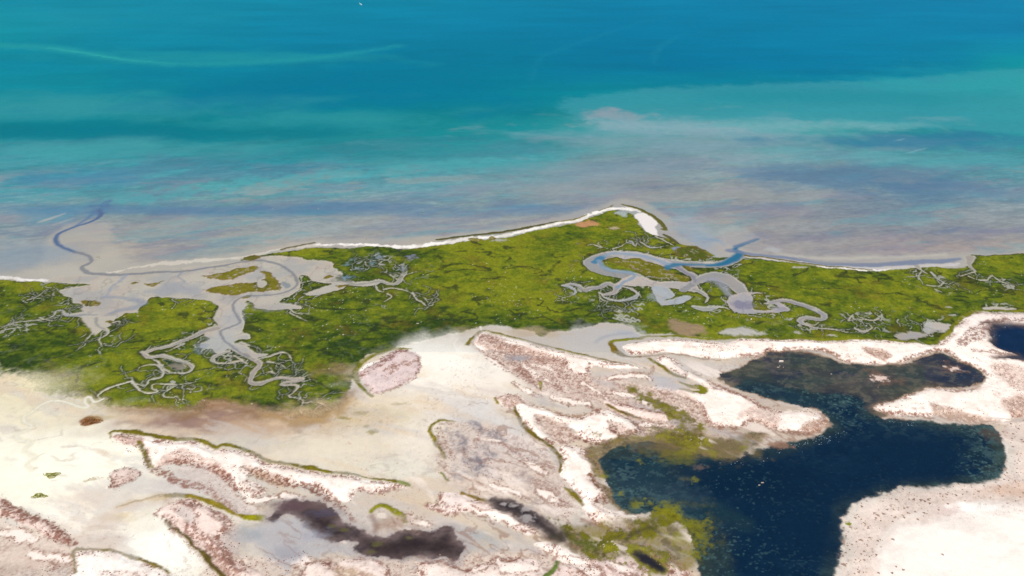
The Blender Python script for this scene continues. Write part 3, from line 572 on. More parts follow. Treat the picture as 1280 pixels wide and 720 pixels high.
    scrubline("655,505 690,513 715,521 735,519 752,513", 5, .7, (158, 118, 84)); scrubline("724,547 738,553 770,553 774,546 762,538", 4, .9, (142, 94, 80)); scrubline("735,508 742,514 750,519", 5, .7)
    dune('northlong', 'long white sand barrier between the green marsh and the dark lagoon', "778,433 790,430 810,426 850,425 900,428 930,424 960,425 1000,425 1040,427 1080,425 1120,427 1163,432 1178,425 1190,415 1200,402 1214,393 1240,391 1290,392 1900,390 1900,540 1290,523 1262,524 1248,529 1222,523 1186,520 1170,521 1140,520 1120,520 1096,513 1090,508 1110,503 1130,498 1142,490 1165,485 1196,488 1220,486 1234,478 1226,465 1206,455 1195,447 1178,439 1160,441 1145,448 1130,454 1100,455 1080,454 1064,453 1050,449 1035,441 1015,437 985,437 960,441 948,445 930,447 900,448 860,445 830,441 800,443 786,440", 2.2, .7, .22, seed=4)
    pan("1078,438 1100,437 1116,446 1110,453 1098,450", (186, 146, 126), 2.5, .9, .6); pan("1162,506 1185,512 1210,518 1240,524 1250,530 1222,530 1185,526 1168,520", (164, 128, 108), 4, .85, .5); pan("1240,455 1300,470 1300,490 1260,486", (222, 186, 172), 6, .7, .6); pan("1255,500 1300,495 1300,520 1265,520", (200, 160, 140), 5, .8, .6)
    scrubline("960,441 985,437 1015,436 1035,440 1050,448 1064,453", 6, .8, (140, 96, 76)); scrubline("930,447 948,445 965,439", 7, .8, (150, 100, 84)); scrubline("1134,450 1150,444 1168,438 1185,440 1200,450 1222,461 1236,470", [7, 6, 5, 5], .85, (128, 86, 66))
    scrubline("1200,430 1220,420 1235,410 1250,402 1290,400", [16, 20, 18, 10, 8], .85, (142, 100, 88)); scrubline("1215,440 1240,442 1265,448 1290,455", [8, 10, 8], .8, (150, 106, 92)); scrubline("1090,509 1110,517 1140,520 1165,522", 5, .7, (140, 100, 80)); scrubline("1130,498 1142,490 1165,486 1200,489 1226,485", 5, .5, (170, 130, 104))
    dune('east', 'white diagonal sand tongue reaching into the dark lagoon', "820,449 833,446 848,455 864,468 885,477 912,489 936,497 956,509 975,513 1010,514 1022,516 1034,528 1022,537 1002,539 968,535 946,527 932,527 924,533 893,532 882,523 875,508 862,497 840,491 812,486 826,483 850,486 872,489 879,484 868,476 850,468 833,459", 2.0, .7, .25, seed=5)
    pan("925,520 950,508 975,520 968,534 945,526", (206, 166, 150), 3, .6, .5); pan("1005,530 1026,524 1034,529 1020,540 1005,541", (170, 128, 106), 2.5, .9, .6); pan("812,486 850,488 872,500 878,520 862,512 838,498", (204, 178, 166), 4, .8, .6)
    scrubline("880,510 884,524 893,533 924,534 932,527 948,528 968,536 1002,541 1022,538", 6, .8, (138, 96, 78)); scrubline("886,477 912,489 940,500 956,509", 7, .8, (160, 118, 104)); scrubline("1010,513 1024,517 1035,528", 5, .8, (150, 108, 80))
    dune('centrestripe', 'low pink and white sand stripe left of the green wedge', "756,500 775,503 800,510 830,515 842,522 826,526 806,523 782,514 760,509", 1.2, .9, .5, (246, 224, 214), seed=6)
    F.blob(835, 479, 24, 7, (188, 188, 196), .7, 1., rot=-.3); F.blob(892, 462, 40, 10, (206, 200, 196), .7, 1.); F.ps("862,455 890,466 920,470", [10, 20, 6], (222, 208, 200), 6, .7)
    scrubline("770,470 790,468 812,466 816,458", [4, 4, 3], .6); scrubline("772,472 770,480 790,490", [4, 5, 3], .5)
    dune('west', 'broad white sand dune with reddish scrub hollow below the brown mudflat', "140,547 150,541 172,545 190,550 215,552 250,554 275,562 300,563 330,577 365,584 400,591 440,597 475,603 510,608 492,612 470,616 448,614 440,625 428,628 415,622 395,612 380,606 362,605 340,600 312,590 306,600 330,612 315,620 303,618 290,610 270,592 240,582 222,581 208,578 192,583 184,573 180,560 165,556 146,554", 1.9, .6, .2, seed=7)
    pan("140,547 150,542 173,546 178,556 165,556 147,553", (186, 146, 134), 2, .9, .8); pan("222,586 250,584 275,591 288,600 292,613 307,625 322,633 320,647 300,641 265,618 245,604 225,595", (208, 198, 194), 3, .9, .15)
    pan("196,576 225,563 250,570 285,590 275,600 250,582 220,580 200,586", (214, 180, 168), 3, .8, .7); pan("306,586 325,590 352,600 360,606 340,606 312,594", (186, 146, 118), 3, .8, .6)
    scrubline("312,590 325,590 362,605 382,606 400,614 418,624 430,636 440,652", [5, 9, 7, 5], .9, (146, 98, 84)); scrubline("448,614 470,616 500,611", 4, .8, (150, 100, 90)); scrubline("218,580 250,584 275,592 287,602 292,614", [4, 6, 7, 5], .9, (140, 92, 80)); scrubline("196,588 222,602 245,606 268,620 295,640", [6, 9, 9, 5], .75, (160, 112, 100)); scrubline("300,608 318,618 330,612", 6, .7)
    dune('southwest', 'sand dune speckled with scrub along an olive line near the lower left', "193,642 215,630 222,626 236,625 252,630 270,638 286,645 289,660 276,670 286,690 302,706 332,722 290,726 270,702 250,682 230,666 205,651", 1.6, .6, .6, (246, 224, 214), seed=8)
    pan("218,640 228,632 240,640 244,650 236,656 222,648", (206, 196, 194), 2.5, .8, .1); scrubline("219,641 216,634 226,628 234,634 244,644 246,652 238,658 222,652", 3.4, .8, (150, 104, 90)); pan("262,690 280,700 300,720 285,724 268,706", (226, 196, 182), 3, .7, .4)
    scrubline("232,662 255,672 275,690 300,712", [8, 12, 10], .7, (170, 122, 108)); scrubline("270,640 284,646 288,658", 5, .8)
    dune('farwest', 'narrow scrubby sand ridge at the lower left edge', "-80,600 0,625 16,634 50,650 70,660 91,678 76,677 57,671 30,658 10,648 -80,640", 1.2, .9, .5, (244, 222, 212), seed=9)
    scrubline("0,626 16,634 50,650 72,662 92,680", [4, 4, 4, 4], .9, (140, 96, 78)); scrubline("57,672 76,676 90,680", 6, .8, (160, 112, 100)); scrubline("5,640 25,650 40,656", 5, .6)
    dune('bottomleft', 'bright white sand dune with a thin olive rim at the bottom left', "96,690 104,687 130,690 165,697 190,707 215,720 250,745 96,745 92,704", 1.6, .4, .2, (253, 243, 235), seed=10)
    scrubline("92,714 88,708 78,706 68,712", 5, .7); scrubline("130,718 155,720 180,722", 7, .6)
    dune('lagoonbank', 'white sand bank along the left shore of the dark lagoon', "700,561 720,559 740,572 750,587 738,595 748,607 761,620 746,626 760,637 785,641 800,648 790,655 760,659 742,651 727,634 725,624 711,606 702,591 704,575", 1.8, .7, .15, seed=11)
    scrubline("738,566 742,576 750,588 738,594 742,602 752,612 762,621 748,626", 7, .9, (148, 100, 84)); scrubline("770,640 772,648 768,656", 3, .5); scrubline("742,652 760,660 790,656", 3.6, .7, (170, 126, 108))
    dune('south', 'low sand strip between the brown pool and the grey flats', "548,617 572,616 602,624 640,642 664,658 672,667 655,667 630,655 602,640 578,640 566,645 541,638 532,630 546,629", 1.2, .8, .45, (246, 228, 220), seed=12)
    scrubline("532,630 545,638 566,645 572,640", 4, .8); scrubline("548,617 552,628 562,636", 4, .7); scrubline("664,600 690,612 700,625", [8, 12, 8], .4)
    dune('bottomcentre', 'sand dune with dark red edging at the bottom centre', "528,704 545,702 562,704 580,712 598,708 622,700 650,697 674,702 678,716 660,740 530,740 524,720", 1.5, .9, .35, (248, 230, 220), seed=13)
    scrubline("530,704 560,705 582,713 600,708 625,700 650,697", 4, .9, (152, 106, 90)); scrubline("585,712 596,716 620,712", 4, .8)
    dune('bottomstrip', 'small pink sand dunes below the brown pool', "380,722 384,707 400,702 418,707 432,702 456,700 480,705 490,718 488,740 380,740", 1.2, .9, .5, (246, 226, 216), seed=14)
    pan("418,710 440,712 470,720 450,735 425,730", (176, 146, 104), 3, .8, .5); scrubline("378,722 384,706 400,702 420,708", 4, .9, (130, 88, 74)); scrubline("445,698 470,702 486,712", 4, .8, (150, 104, 90))
    dune('poolspit', 'narrow white sand spit beside the algae covered inlet', "668,679 690,678 716,690 752,703 757,711 722,704 690,693", 1.2, .6, .3, seed=15)
    dune('cornerdune', 'scrubby sand dune at the bottom beside the small dark pool', "752,699 770,697 792,706 812,722 830,745 700,745 690,712 720,706", 1.2, .5, .5, (240, 218, 210), seed=16)
    dune('lagoonspit', 'thin pale sand spit at the bottom edge of the lagoon', "790,682 815,684 845,700 860,722 866,745 846,745 836,718 815,696", 1.3, .8, .3, (244, 224, 214), seed=17)
    scrubline("806,690 825,702 842,722", [3, 5, 5], .9, (126, 80, 66)); scrubline("815,684 848,702 862,726", 6, .6, (190, 150, 130))
    dune('islet', 'small oval sand islet ringed by dark red scrub on the salt flat', "138,601 141,591 155,587 172,588 174,593 164,602 150,608 140,607", .9, .8, .2, (234, 212, 202), seed=18)
    scrubline("138,602 141,591 155,587 172,588 174,593 164,602 150,608 140,607 138,602", 3.4, .95, (126, 80, 70)); scrubline("146,597 156,600 160,594", 3, .8); scrubline("107,602 118,600 130,598", [2, 4, 3], .6, (170, 150, 100))
    for st_, w_, a_, c_ in [("150,541 175,543 205,550", 3, .7, (120, 84, 64)), ("172,552 182,566 184,577 192,585", [4, 6, 6, 3], .9, (118, 88, 52)), ("205,577 225,578 252,582 275,591 287,604 293,613", [3, 5, 5, 6, 6, 3], .95, SCRUB), ("190,586 205,592 226,604 246,610", [5, 6, 5, 3], .8, SCRUB), ("306,588 320,592 338,597 352,602", [10, 16, 12, 8], .8, (134, 96, 72)), ("352,602 375,606 398,617 418,628 428,638", [7, 6, 5, 5, 4], .95, (130, 88, 72)),
                            ("193,643 215,658 236,674 256,692 272,708", [2, 3, 3, 3, 3], .8, (104, 78, 54)), ("205,648 226,660 248,678 268,696 290,716", [8, 16, 18, 18, 14], .6, SCRUB), ("258,640 272,646 284,654 282,668", [6, 8, 6, 5], .6, SCRUB), ("0,628 22,642 50,654 72,664 90,680", [3, 4, 4, 4, 3], .9, SCRUB), ("10,636 34,652 52,660", [6, 8, 4], .5, SCRUB),
                            ("705,448 712,462 726,469 739,467", 3, .9, SCRUB), ("736,464 737,455 762,456 800,460", 3, .8, SCRUB), ("655,452 672,470 692,484", [6, 8, 5], .7, SCRUB), ("648,456 664,474 684,489 705,500", [4, 6, 7, 5], .6, SCRUB), ("618,424 640,434 668,446 690,450", [10, 14, 12, 5], .6, SCRUB), ("600,420 620,428 636,440", [12, 14, 8], .6, SCRUB), ("632,446 652,462 668,478", [4, 6, 4], .5, SCRUB),
                            ("720,547 738,553 756,554 772,553 775,546 764,537 758,530", 4, .95, (124, 84, 68)), ("780,523 800,536 786,544 772,552", [5, 8, 8, 5], .8, (116, 88, 76)), ("738,509 748,514 756,522", [5, 6, 3], .7, SCRUB), ("758,505 778,505 800,511 832,516 842,522", [3, 4, 4, 4, 3], .6, SCRUB), ("870,482 900,488 930,497 952,508", [3, 5, 5, 4], .6, SCRUB),
                            ("736,566 744,574 748,586 738,594 745,606 758,618 762,624 748,627 742,632", [6, 7, 6, 7, 6, 6, 5, 6, 4], .9, (128, 88, 70)), ("742,652 758,659 778,657 796,653", 3, .8, (150, 106, 88)), ("716,566 728,572 738,580", [3, 5, 3], .4, SCRUB), ("728,560 738,565", 5, .6, SCRUB)]:
        scrubline(st_, w_, a_, c_)
    for st_, w_ in [("672,611 685,619 698,626", [3, 8, 4]), ("650,575 664,584 680,592", [2, 6, 3]), ("612,606 630,610 648,618", [3, 7, 3]), ("590,634 615,644 645,654", [3, 9, 4]), ("300,616 320,622 342,621", [4, 8, 4]), ("352,618 372,624 392,634", [3, 7, 3]), ("500,646 520,650 536,658", [3, 6, 3]), ("40,690 60,697 84,700", [3, 8, 4]), ("0,662 20,668 36,680", [4, 9, 4]),
                    ("762,474 785,470 812,474", [3, 7, 3]), ("760,490 790,494 812,502", [3, 8, 4]), ("730,478 745,486 760,500", [2, 5, 3]), ("800,530 820,533 838,530", [2, 5, 2]), ("690,495 712,500 735,505", [3, 7, 3]), ("640,478 660,488 676,492", [2, 5, 2]), ("610,446 622,456 640,464", [2, 6, 2]), ("700,700 725,706 745,716", [4, 9, 5]), ("760,706 780,712 800,718", [4, 8, 4]), ("620,704 640,712 668,708", [6, 12, 6]), ("350,704 372,700 392,704", [3, 7, 3])]:
        sl, d = F.stroke(st_, w_, 10, 4)
        d = d+F.rag[sl]*7; F.paint(sl, d, (253, 238, 228), 1.8, .85); F.S[sl] = np.maximum(F.S[sl], .25*(np.abs(d-1.5) < 2))
        F.mix(sl, np.exp(-((d-1.6)/1.5)**2)*sstep(.40, .58, fbm(x[sl], y[sl], 3, 241, 2, .8))*.75, (150, 108, 92))
    # bright lower right beach
    dune('whitebeach', 'broad bright white sandy shore dotted with small bushes at the lower right', "1262,560 1252,546 1262,532 1284,526 1900,500 2000,1000 1010,1000 1042,730 1055,690 1053,660 1060,637 1090,622 1120,612 1170,608 1210,605 1240,602 1256,588", .3, .15, .05, (238, 220, 209), seed=19)
    F.pp("1092,760 1094,700 1106,672 1132,656 1158,649 1192,637 1235,632 1300,628 2000,600 2200,1200 1000,1200", (253, 242, 233), 7, .95, warp=5); F.ps("1096,690 1106,668 1130,650 1160,640 1200,630", [3, 4, 3], (250, 240, 230), 3, .7); F.blob(1215, 635, 28, 6, (255, 252, 247), .8, .9)
    F.blob(1258, 575, 10, 16, (214, 206, 196), .6, 1.); F.blob(1272, 615, 30, 8, (222, 186, 160), .6, 1.); F.blob(1180, 640, 20, 7, (238, 214, 206), .6, 1.); F.ps("1262,560 1254,582 1240,600 1200,607 1160,611 1120,613 1085,624 1062,638 1056,660 1053,690 1044,740", [14, 10, 6, 6, 10, 12, 14, 14, 16], (226, 217, 206), 7, .8, warp=4)
    # ---------------- olive algae fringes
    def fringe(st, w, col=OLIVE, amt=1.):
        w = [q*.74 for q in w] if hasattr(w, '__len__') else w*.74
        sl, d = F.stroke(st, w, 8, 1.6)
        if sl is None: return
        d = d+F.rag[sl]*4.0
        m = sstep(1.8, -1.6, d)*amt*(.62+.55*sstep(.36, .56, F.mid[sl]+.5*F.rag[sl]))
        m = np.clip(m, 0, 1)
        c = alb(col)*(.55+.6*F.fine[sl]+.9*(F.mid[sl]-.5))[..., None]
        F.mix(sl, m, c); F.cls[sl][d < 0] = CLS['shore_grass']; F.Z[sl] = F.Z[sl]*(1-m)+(.35+.6*F.fine[sl])*m; F.S[sl] *= (1-m)
    for st, w, c in [("514,436 490,437 465,446 448,458 444,470 451,484 465,495", [4, 7, 8, 9, 9, 5], (140, 136, 44)), ("585,431 591,421 604,414 625,418 660,427 700,437 740,446 780,455 807,461", [6, 7, 4, 3.6, 3.6, 4, 3.6, 2.4], (138, 124, 52)), ("618,498 621,504", 3, (150, 130, 40)),
                     ("642,509 647,520 655,532 665,543 680,553 692,562 702,576 701,590", [4, 6, 7, 7, 6, 6, 3], (124, 106, 34)), ("762,432 768,427 790,424 810,421 850,421 880,424 900,424 930,421 960,423 1040,425 1100,424 1160,430 1180,420 1195,405 1210,394 1235,389 1290,389", [4, 7, 6, 6, 6, 6, 5, 6, 9, 8, 6], (134, 134, 34)),
                     ("763,431 770,440 784,445 800,446", [8, 12, 6, 3], (128, 108, 36)), ("812,449 825,457 840,467 856,473", [5, 7, 7, 5], (140, 126, 40)), ("850,478 864,483 876,485 878,490 866,490 852,487", [5, 10, 12, 9, 4], (142, 138, 36)),
                     ("138,549 138,541 150,538 170,540 190,545 212,549 250,551 270,559 282,556 300,560 332,575 365,581 400,588 440,594 475,600 512,606", [4, 6, 9, 9, 7, 6, 6, 6, 5, 4, 3], (130, 118, 30)), ("172,552 179,562 183,573 192,584", [4, 6, 6, 3], (140, 128, 40)), ("207,620 225,619 245,623 270,630 285,638 300,645 325,649", [6, 8, 7, 6, 5, 6], (150, 132, 40)),
                     ("205,652 225,666 245,684 260,700 280,722", [2, 3, 4, 5, 5], (112, 96, 40)), ("94,715 92,702 95,687 130,689 165,696 190,706 212,718", [5, 4, 3, 3, 4, 2.4], (140, 122, 50)), ("572,527 552,526 541,530 537,540 543,552 552,565 556,573", [2, 4, 6, 6, 6, 4], (150, 134, 52)), ("462,640 470,633 480,632 492,638 502,645 507,652", [4, 7, 8, 9, 9, 5], (152, 148, 36)),
                     ("576,616 600,623 625,633 645,643", [5, 5, 4, 3], (150, 122, 50)), ("706,610 718,620 728,631", [3, 7, 3], (140, 126, 40)), ("306,648 318,647 332,648", [4, 10, 6], (160, 154, 24)), ("674,478 676,486", 4, (160, 150, 60)), ("552,592 560,600", 3, (150, 150, 90)), ("500,603 512,606", 5, (150, 160, 96)), ("759,506 775,514 800,524", [4, 6, 4], (134, 112, 50)), ("680,722 692,712 697,703", [6, 7, 4], (110, 130, 60)), ("545,626 549,632", 3, (130, 130, 50))]:
        fringe(st, w, c)
    fringe("146,634 165,629 190,622 208,620", [2, 4, 5], (196, 170, 122), .6)
    fringe("800,447 840,443 870,447 900,451", [3, 3, 2], (156, 112, 62), .8)
    # ---------------- lagoon and pools
    def pool(key, st, deep, shallow, rim, f=7, warp=3, rimw=4, rag=4.0, soft=2.0):
        sl, d = F.poly(st, 26, warp)
        cls_id(key)
        if sl is None: return
        nz = fbm(x[sl], y[sl], 20, 120, 4, .6)
        dd = d+(nz-.5)*f*1.4
        d = d+F.rag[sl]*rag
        m = sstep(soft, -soft, d)
        k = sstep(0, -f*2.2, dd)[..., None]
        c = alb(shallow)*(1-k)+alb(deep)*k
        sm = np.clip((fbm(x[sl]/1.3, y[sl], 13, 123, 5, .72)-.5)*3.4, -.6, 1)[..., None]*(1-.72*k)
        c = c*(1+.55*sm)+np.array([.006, .012, .004], np.float32)*np.clip(sm, 0, 1)
        if rim is not None: F.mix(sl, sstep(rimw, 0, d+(nz-.5)*4)*(d > -2)*.8, rim)
        F.mix(sl, m, c)
        F.Z[sl] = F.Z[sl]*(1-m)+.05*m; F.R[sl] = F.R[sl]*(1-m)+(.3-.14*k[..., 0])*m; F.S[sl] *= (1-m)
        F.cls[sl][d < 0] = CLS[key]
    # muddy margin first
    F.pp("735,565 760,552 800,545 860,540 900,548 925,545 960,540 900,590 800,640 770,632 748,606", (126, 112, 82), 4, .9, 'salt_flat', warp=4); F.pp("742,655 700,664 720,690 760,700 800,690 850,712 868,690 820,650", (132, 118, 70), 5, .7, 'salt_flat', warp=4)
    for mp_ in ("735,565 760,552 800,545 860,540 900,548 925,545 960,540 900,590 800,640 770,632 748,606", "742,655 700,664 720,690 760,700 800,690 850,712 868,690 820,650"):
        sl, d = F.poly(mp_, 12, 4)
        if sl is not None:
            q = fbm(x[sl], y[sl], 12, 193, 5, .72); q2 = fbm(x[sl], y[sl], 6, 195, 3, .75); mk = sstep(5, -3, d)
            F.mix(sl, mk*sstep(.50, .62, q)*.7, (96, 84, 62)); F.mix(sl, mk*sstep(.56, .68, q2)*.6, (166, 146, 112)); F.mix(sl, mk*sstep(.54, .68, 1-q)*.55, (140, 128, 46))
    pool('lagoon_arm', "900,474 924,462 948,450 965,441 985,439 1010,440 1035,448 1055,455 1100,457 1130,457 1150,449 1165,443 1180,442 1195,450 1210,457 1230,470 1228,478 1200,484 1165,484 1142,489 1126,499 1092,506 1096,514 1110,520 1050,520 1000,505 950,495", (86, 83, 84), (120, 106, 90), (146, 114, 90), 7)
    for a in [(994, 447, 15, 6, (22, 40, 70), .9), (1010, 462, 26, 10, (66, 70, 66), .6), (945, 474, 26, 5, (26, 44, 68), .7), (1060, 470, 40, 8, (88, 80, 82), .5), (1150, 471, 40, 8, (52, 60, 80), .8), (1190, 455, 18, 9, (58, 56, 60), .7), (1210, 470, 18, 6, (72, 84, 104), .6), (1045, 490, 40, 9, (92, 80, 76), .6), (990, 478, 30, 6, (60, 74, 72), .6), (1000, 450, 10, 5, (24, 42, 72), .5)]:
        F.blob(*a[:5], a[5], 1.1, warp=.6, only=('lagoon_arm',))
    for a in [(960, 478, 46, 6, (20, 40, 66), .8), (1005, 496, 50, 7, (20, 44, 66), .75), (1020, 475, 40, 10, (70, 82, 74), .7), (1070, 492, 26, 8, (74, 78, 72), .6), (1100, 463, 50, 6, (88, 88, 84), .5), (1180, 465, 40, 6, (40, 50, 74), .7), (935, 460, 24, 6, (116, 106, 92), .6), (960, 490, 30, 5, (86, 92, 82), .6), (1130, 480, 30, 6, (78, 70, 70), .6)]:
        F.blob(*a[:5], a[5], 1.3, warp=.9, only=('lagoon_arm',))
    pool('lagoon', "752,573 768,560 800,553 832,556 872,564 898,573 928,570 956,561 985,551 1015,546 1037,533 1034,521 1020,511 995,506 962,497 934,491 918,483 935,476 958,480 985,484 1020,490 1060,494 1084,504 1082,512 1106,522 1150,526 1190,530 1230,531 1246,540 1258,568 1250,590 1240,601 1200,607 1160,610 1120,610 1085,622 1060,635 1054,655 1054,680 1048,700 1042,740 1038,900 866,900 872,720 864,694 864,672 850,655 826,643 796,641 776,634 764,615 755,590", (13, 41, 66), (48, 64, 66), None, 9, soft=2.6, rag=7)
    LG = ('lagoon', 'lagoon_arm'); F.blob(960, 640, 140, 60, (13, 41, 66), .85, 1.2, only=LG); F.blob(1150, 570, 100, 32, (13, 41, 66), .85, 1., only=LG)
    for a in [(830, 580, 60, 18, (28, 54, 66), .8), (800, 610, 36, 16, (48, 66, 78), .7), (960, 490, 30, 8, (30, 50, 66), .6), (1040, 505, 50, 10, (18, 44, 66), .8), (1225, 560, 25, 18, (30, 52, 62), .7), (870, 640, 40, 24, (40, 66, 70), .5), (920, 600, 60, 20, (12, 38, 60), .7), (940, 565, 40, 8, (34, 54, 66), .7), (840, 620, 40, 10, (50, 70, 84), .6), (900, 700, 24, 30, (36, 58, 62), .6), (1030, 500, 30, 5, (34, 56, 64), .5), (1215, 522, 30, 7, (96, 84, 76), .8), (1240, 540, 14, 7, (90, 82, 74), .8), (1150, 522, 40, 4, (80, 76, 76), .6)]:
        F.blob(*a[:5], a[5], 1.1, warp=.8, only=LG)
    A = (F.cls == CLS['lagoon_arm']).astype(np.float32); Lg = (F.cls == CLS['lagoon']).astype(np.float32)
    q1 = fbm(x/1.8, y, 42, 311, 5, .62); q2 = fbm(x/1.6, y, 36, 313, 5, .62); q3 = fbm(x/1.4, y, 8, 315, 4, .75); ALL = (slice(None), slice(None))
    F.mix(ALL, A*sstep(.48, .60, q1)*.75, (30, 48, 72)); F.mix(ALL, A*sstep(.50, .62, q2)*.6, (70, 82, 70)); F.mix(ALL, A*sstep(.54, .66, q3)*.5, (112, 106, 92)); F.mix(ALL, A*sstep(.50, .40, q3)*.4, (50, 54, 60))
    we = np.clip(sstep(900, 780, U)*.9+sstep(560, 510, V)*.7+sstep(930, 870, U)*sstep(620, 680, V)+sstep(1190, 1240, U)*.9, 0, 1)*Lg
    F.mix(ALL, we*sstep(.45, .62, q2)*.55, (46, 72, 80)); F.mix(ALL, we*sstep(.52, .66, q3)*.5, (84, 112, 112)); F.mix(ALL, we*sstep(.54, .64, q1)*.5, (60, 70, 62))
    # submerged weed flecks
    fl = fbm(x/1.5, y, 2.1, 131, 2, .7); clus = fbm(x, y, 40, 133, 3)
    L = (F.cls == CLS['lagoon'])
    zone = np.clip(sstep(1000, 900, U)*.5+sstep(1060, 1000, U)*sstep(640, 690, V)*.08+sstep(560, 500, V)*.9+sstep(1180, 1230, U)*.8+.12, 0, 1)
    mfl = L*sstep(.70, .84, fl+.22*(clus-.5)*2)*zone*.6
    F.mix((slice(None), slice(None)), mfl, (92, 128, 124))
    # algae mats
    F.blob(850, 555, 34, 14, (124, 112, 54), .8, .9, warp=.8); F.blob(905, 560, 36, 12, (116, 104, 72), .8, .9, warp=.7); F.blob(850, 575, 20, 5, (110, 110, 50), .6, 1., warp=.9); F.blob(820, 558, 30, 6, (110, 96, 74), .7, .9)
    def mat(st, w, col, amt=.9, f=4, warp=5):
        sl, d = F.stroke(st, w, 10, warp)
        if sl is None: return
        cl = sstep(.30, .66, fbm(x[sl], y[sl], 11, 141, 5, .72))
        m = np.clip(sstep(f, -f, d+11*(.5-cl))*amt*(.5+.6*cl), 0, 1)
        c = alb(col)*np.clip(.30+.8*F.fine[sl]+.7*(cl-.5)+.5*(F.rag[sl]), .2, 1.3)[..., None]
        F.mix(sl, m, c); F.cls[sl][(m > .55)] = CLS['shore_grass']; F.S[sl] *= (1-m)
    mat("784,484 805,495 825,505 842,516 856,528 864,541", [5, 9, 13, 22, 30, 30], (126, 118, 42)); mat("820,535 838,542 860,548 880,555", [14, 26, 24, 8], (136, 128, 46), .85); mat("748,545 770,552 790,548", 6, (140, 122, 66), .7)
    mat("694,653 708,664 728,676 748,688 764,690", [7, 12, 18, 15, 8], (112, 108, 28), .95); mat("745,678 770,668 795,664 822,650 840,645", [6, 10, 14, 18, 10], (122, 116, 30), .9); mat("820,650 845,655 865,664 868,682", [10, 20, 20, 12], (126, 122, 30), .75, 9, 10); mat("762,690 784,697 800,706 815,718", [12, 9, 6, 5], (140, 136, 34), .9); mat("790,688 812,690 832,702", [3, 5, 5], (132, 130, 40), .8)
    for u, v, a in [(836, 634, 9), (798, 630, 7), (878, 672, 9), (862, 692, 8), (848, 672, 10), (884, 650, 3), (870, 600, 4), (752, 594, 5), (1061, 656, 3), (858, 566, 7), (890, 566, 6), (930, 560, 4), (862, 655, 8), (846, 634, 4), (775, 618, 4), (800, 576, 3)]:
        F.blob(u, v, a, a*.6, (140, 138, 34), .6, 1.2, warp=1.1, seed=int(u) % 7)
    F.ps("783,675 795,665 815,660 828,668", [3, 5, 3], (66, 62, 46), 3, .7); F.blob(735, 682, 12, 6, (84, 98, 30), .7, 1., warp=.8)
    pool('pond', "1237,416 1243,407 1256,404 1284,406 1900,402 1900,470 1290,452 1270,445 1250,438 1238,431", (16, 44, 78), (74, 70, 78), (128, 100, 92), 6, rimw=8)
    pool('brown_pool', "332,648 347,637 352,628 370,625 400,626 412,631 425,645 440,657 460,667 485,670 500,665 515,662 532,667 540,665 552,659 570,660 577,675 582,685 577,692 572,700 550,700 525,696 500,699 480,699 455,694 442,690 445,680 432,675 417,677 405,676 387,665 375,650 372,642 360,641 347,647 345,652", (64, 53, 54), (118, 100, 99), (184, 174, 172), 7, soft=1.6, rag=7, rimw=9)
    Bp = (F.cls == CLS['brown_pool']).astype(np.float32); F.mix((slice(None), slice(None)), Bp*sstep(.48, .62, fbm(x/1.5, y, 24, 231, 5, .65))*.55, (98, 80, 76)); F.mix((slice(None), slice(None)), Bp*sstep(.52, .66, fbm(x/1.5, y, 15, 233, 5, .7))*.5, (48, 44, 50))
    F.blob(365, 632, 26, 6, (112, 88, 92), .7, 1.); F.blob(400, 642, 20, 5, (84, 80, 100), .6, 1.); F.blob(490, 655, 24, 9, (176, 150, 134), .7, 1.); F.blob(476, 645, 10, 4, (232, 218, 206), .9, .6); F.blob(520, 685, 40, 9, (50, 42, 44), .6, 1.); F.ps("465,645 470,656 468,664", 6, (150, 122, 112), 3, .7)
    for u, v, a in [(415, 658, 4), (430, 662, 5), (463, 690, 5), (472, 680, 6), (510, 672, 4)]: F.blob(u, v, a, a*.5, (104, 100, 62), .7, .9)
    F.pp("306,668 345,650 372,648 395,672 420,680 440,692 400,692 370,700 352,716 332,692", (186, 184, 188), 6, .85, warp=5); F.blob(360, 690, 20, 10, (160, 158, 168), .6, 1.2); F.blob(310, 668, 16, 8, (164, 170, 176), .7, 1.); F.blob(390, 668, 18, 8, (166, 168, 184), .5, 1.2)
    pool('inlet_pool', "612,624 628,622 650,632 668,640 684,652 700,662 710,674 706,679 690,674 672,662 652,652 634,642 618,634", (62, 54, 56), (116, 102, 98), (176, 160, 152), 4, soft=1.8)
    F.blob(697, 671, 14, 8, (58, 54, 36), .7, 1.)
    for u, v, a, b in [(657, 636, 7, 3.2), (642, 632, 5, 3), (659, 648, 7, 4), (668, 629, 3, 1.5), (630, 630, 4, 2)]: F.blob(u, v, a, b, (186, 176, 174), .75, .7, warp=.8)
    pool('small_pool', "788,692 800,691 816,698 830,711 826,717 808,709 795,701", (44, 44, 52), (90, 82, 58), (136, 130, 40), 2)
    # little islands in the shallow arm
    for u, v, a, b in [(1100, 473, 9, 3.4), (1192, 461, 7, 2.4)]:
        F.blob(u, v, a*1.7, b*1.8, (128, 100, 86), .8, 1.2, warp=1.); F.blob(u, v, a, b, (240, 214, 200), 1., .7, warp=1.)
    F.blob(975, 556, 14, 5, (150, 116, 96), .85, .8); F.blob(875, 584, 8, 3, (110, 96, 88), .7, .9)
    # small tufts standing on the flats
    F.pp("98,527 110,521 125,521 129,526 118,532 105,532", (152, 98, 54), 2, .9, 'shore_grass', warp=2); F.blob(128, 522, 18, 3.4, (190, 170, 120), .5, 1.)
    g1 = fbm(x, y, 2.6, 171, 3, .85); g2 = fbm(x, y, 60, 173, 4, .6)
    pink = (F.cls >= 7)|(F.cls == CLS['salt_flat'])
    gk = sstep(.60, .80, g1)*pink*(F.R > .5)*sstep(430, 455, V)*sstep(.42, .62, g2)*sstep(90, 240, U+np.clip(V-560, 0, 200))*.45
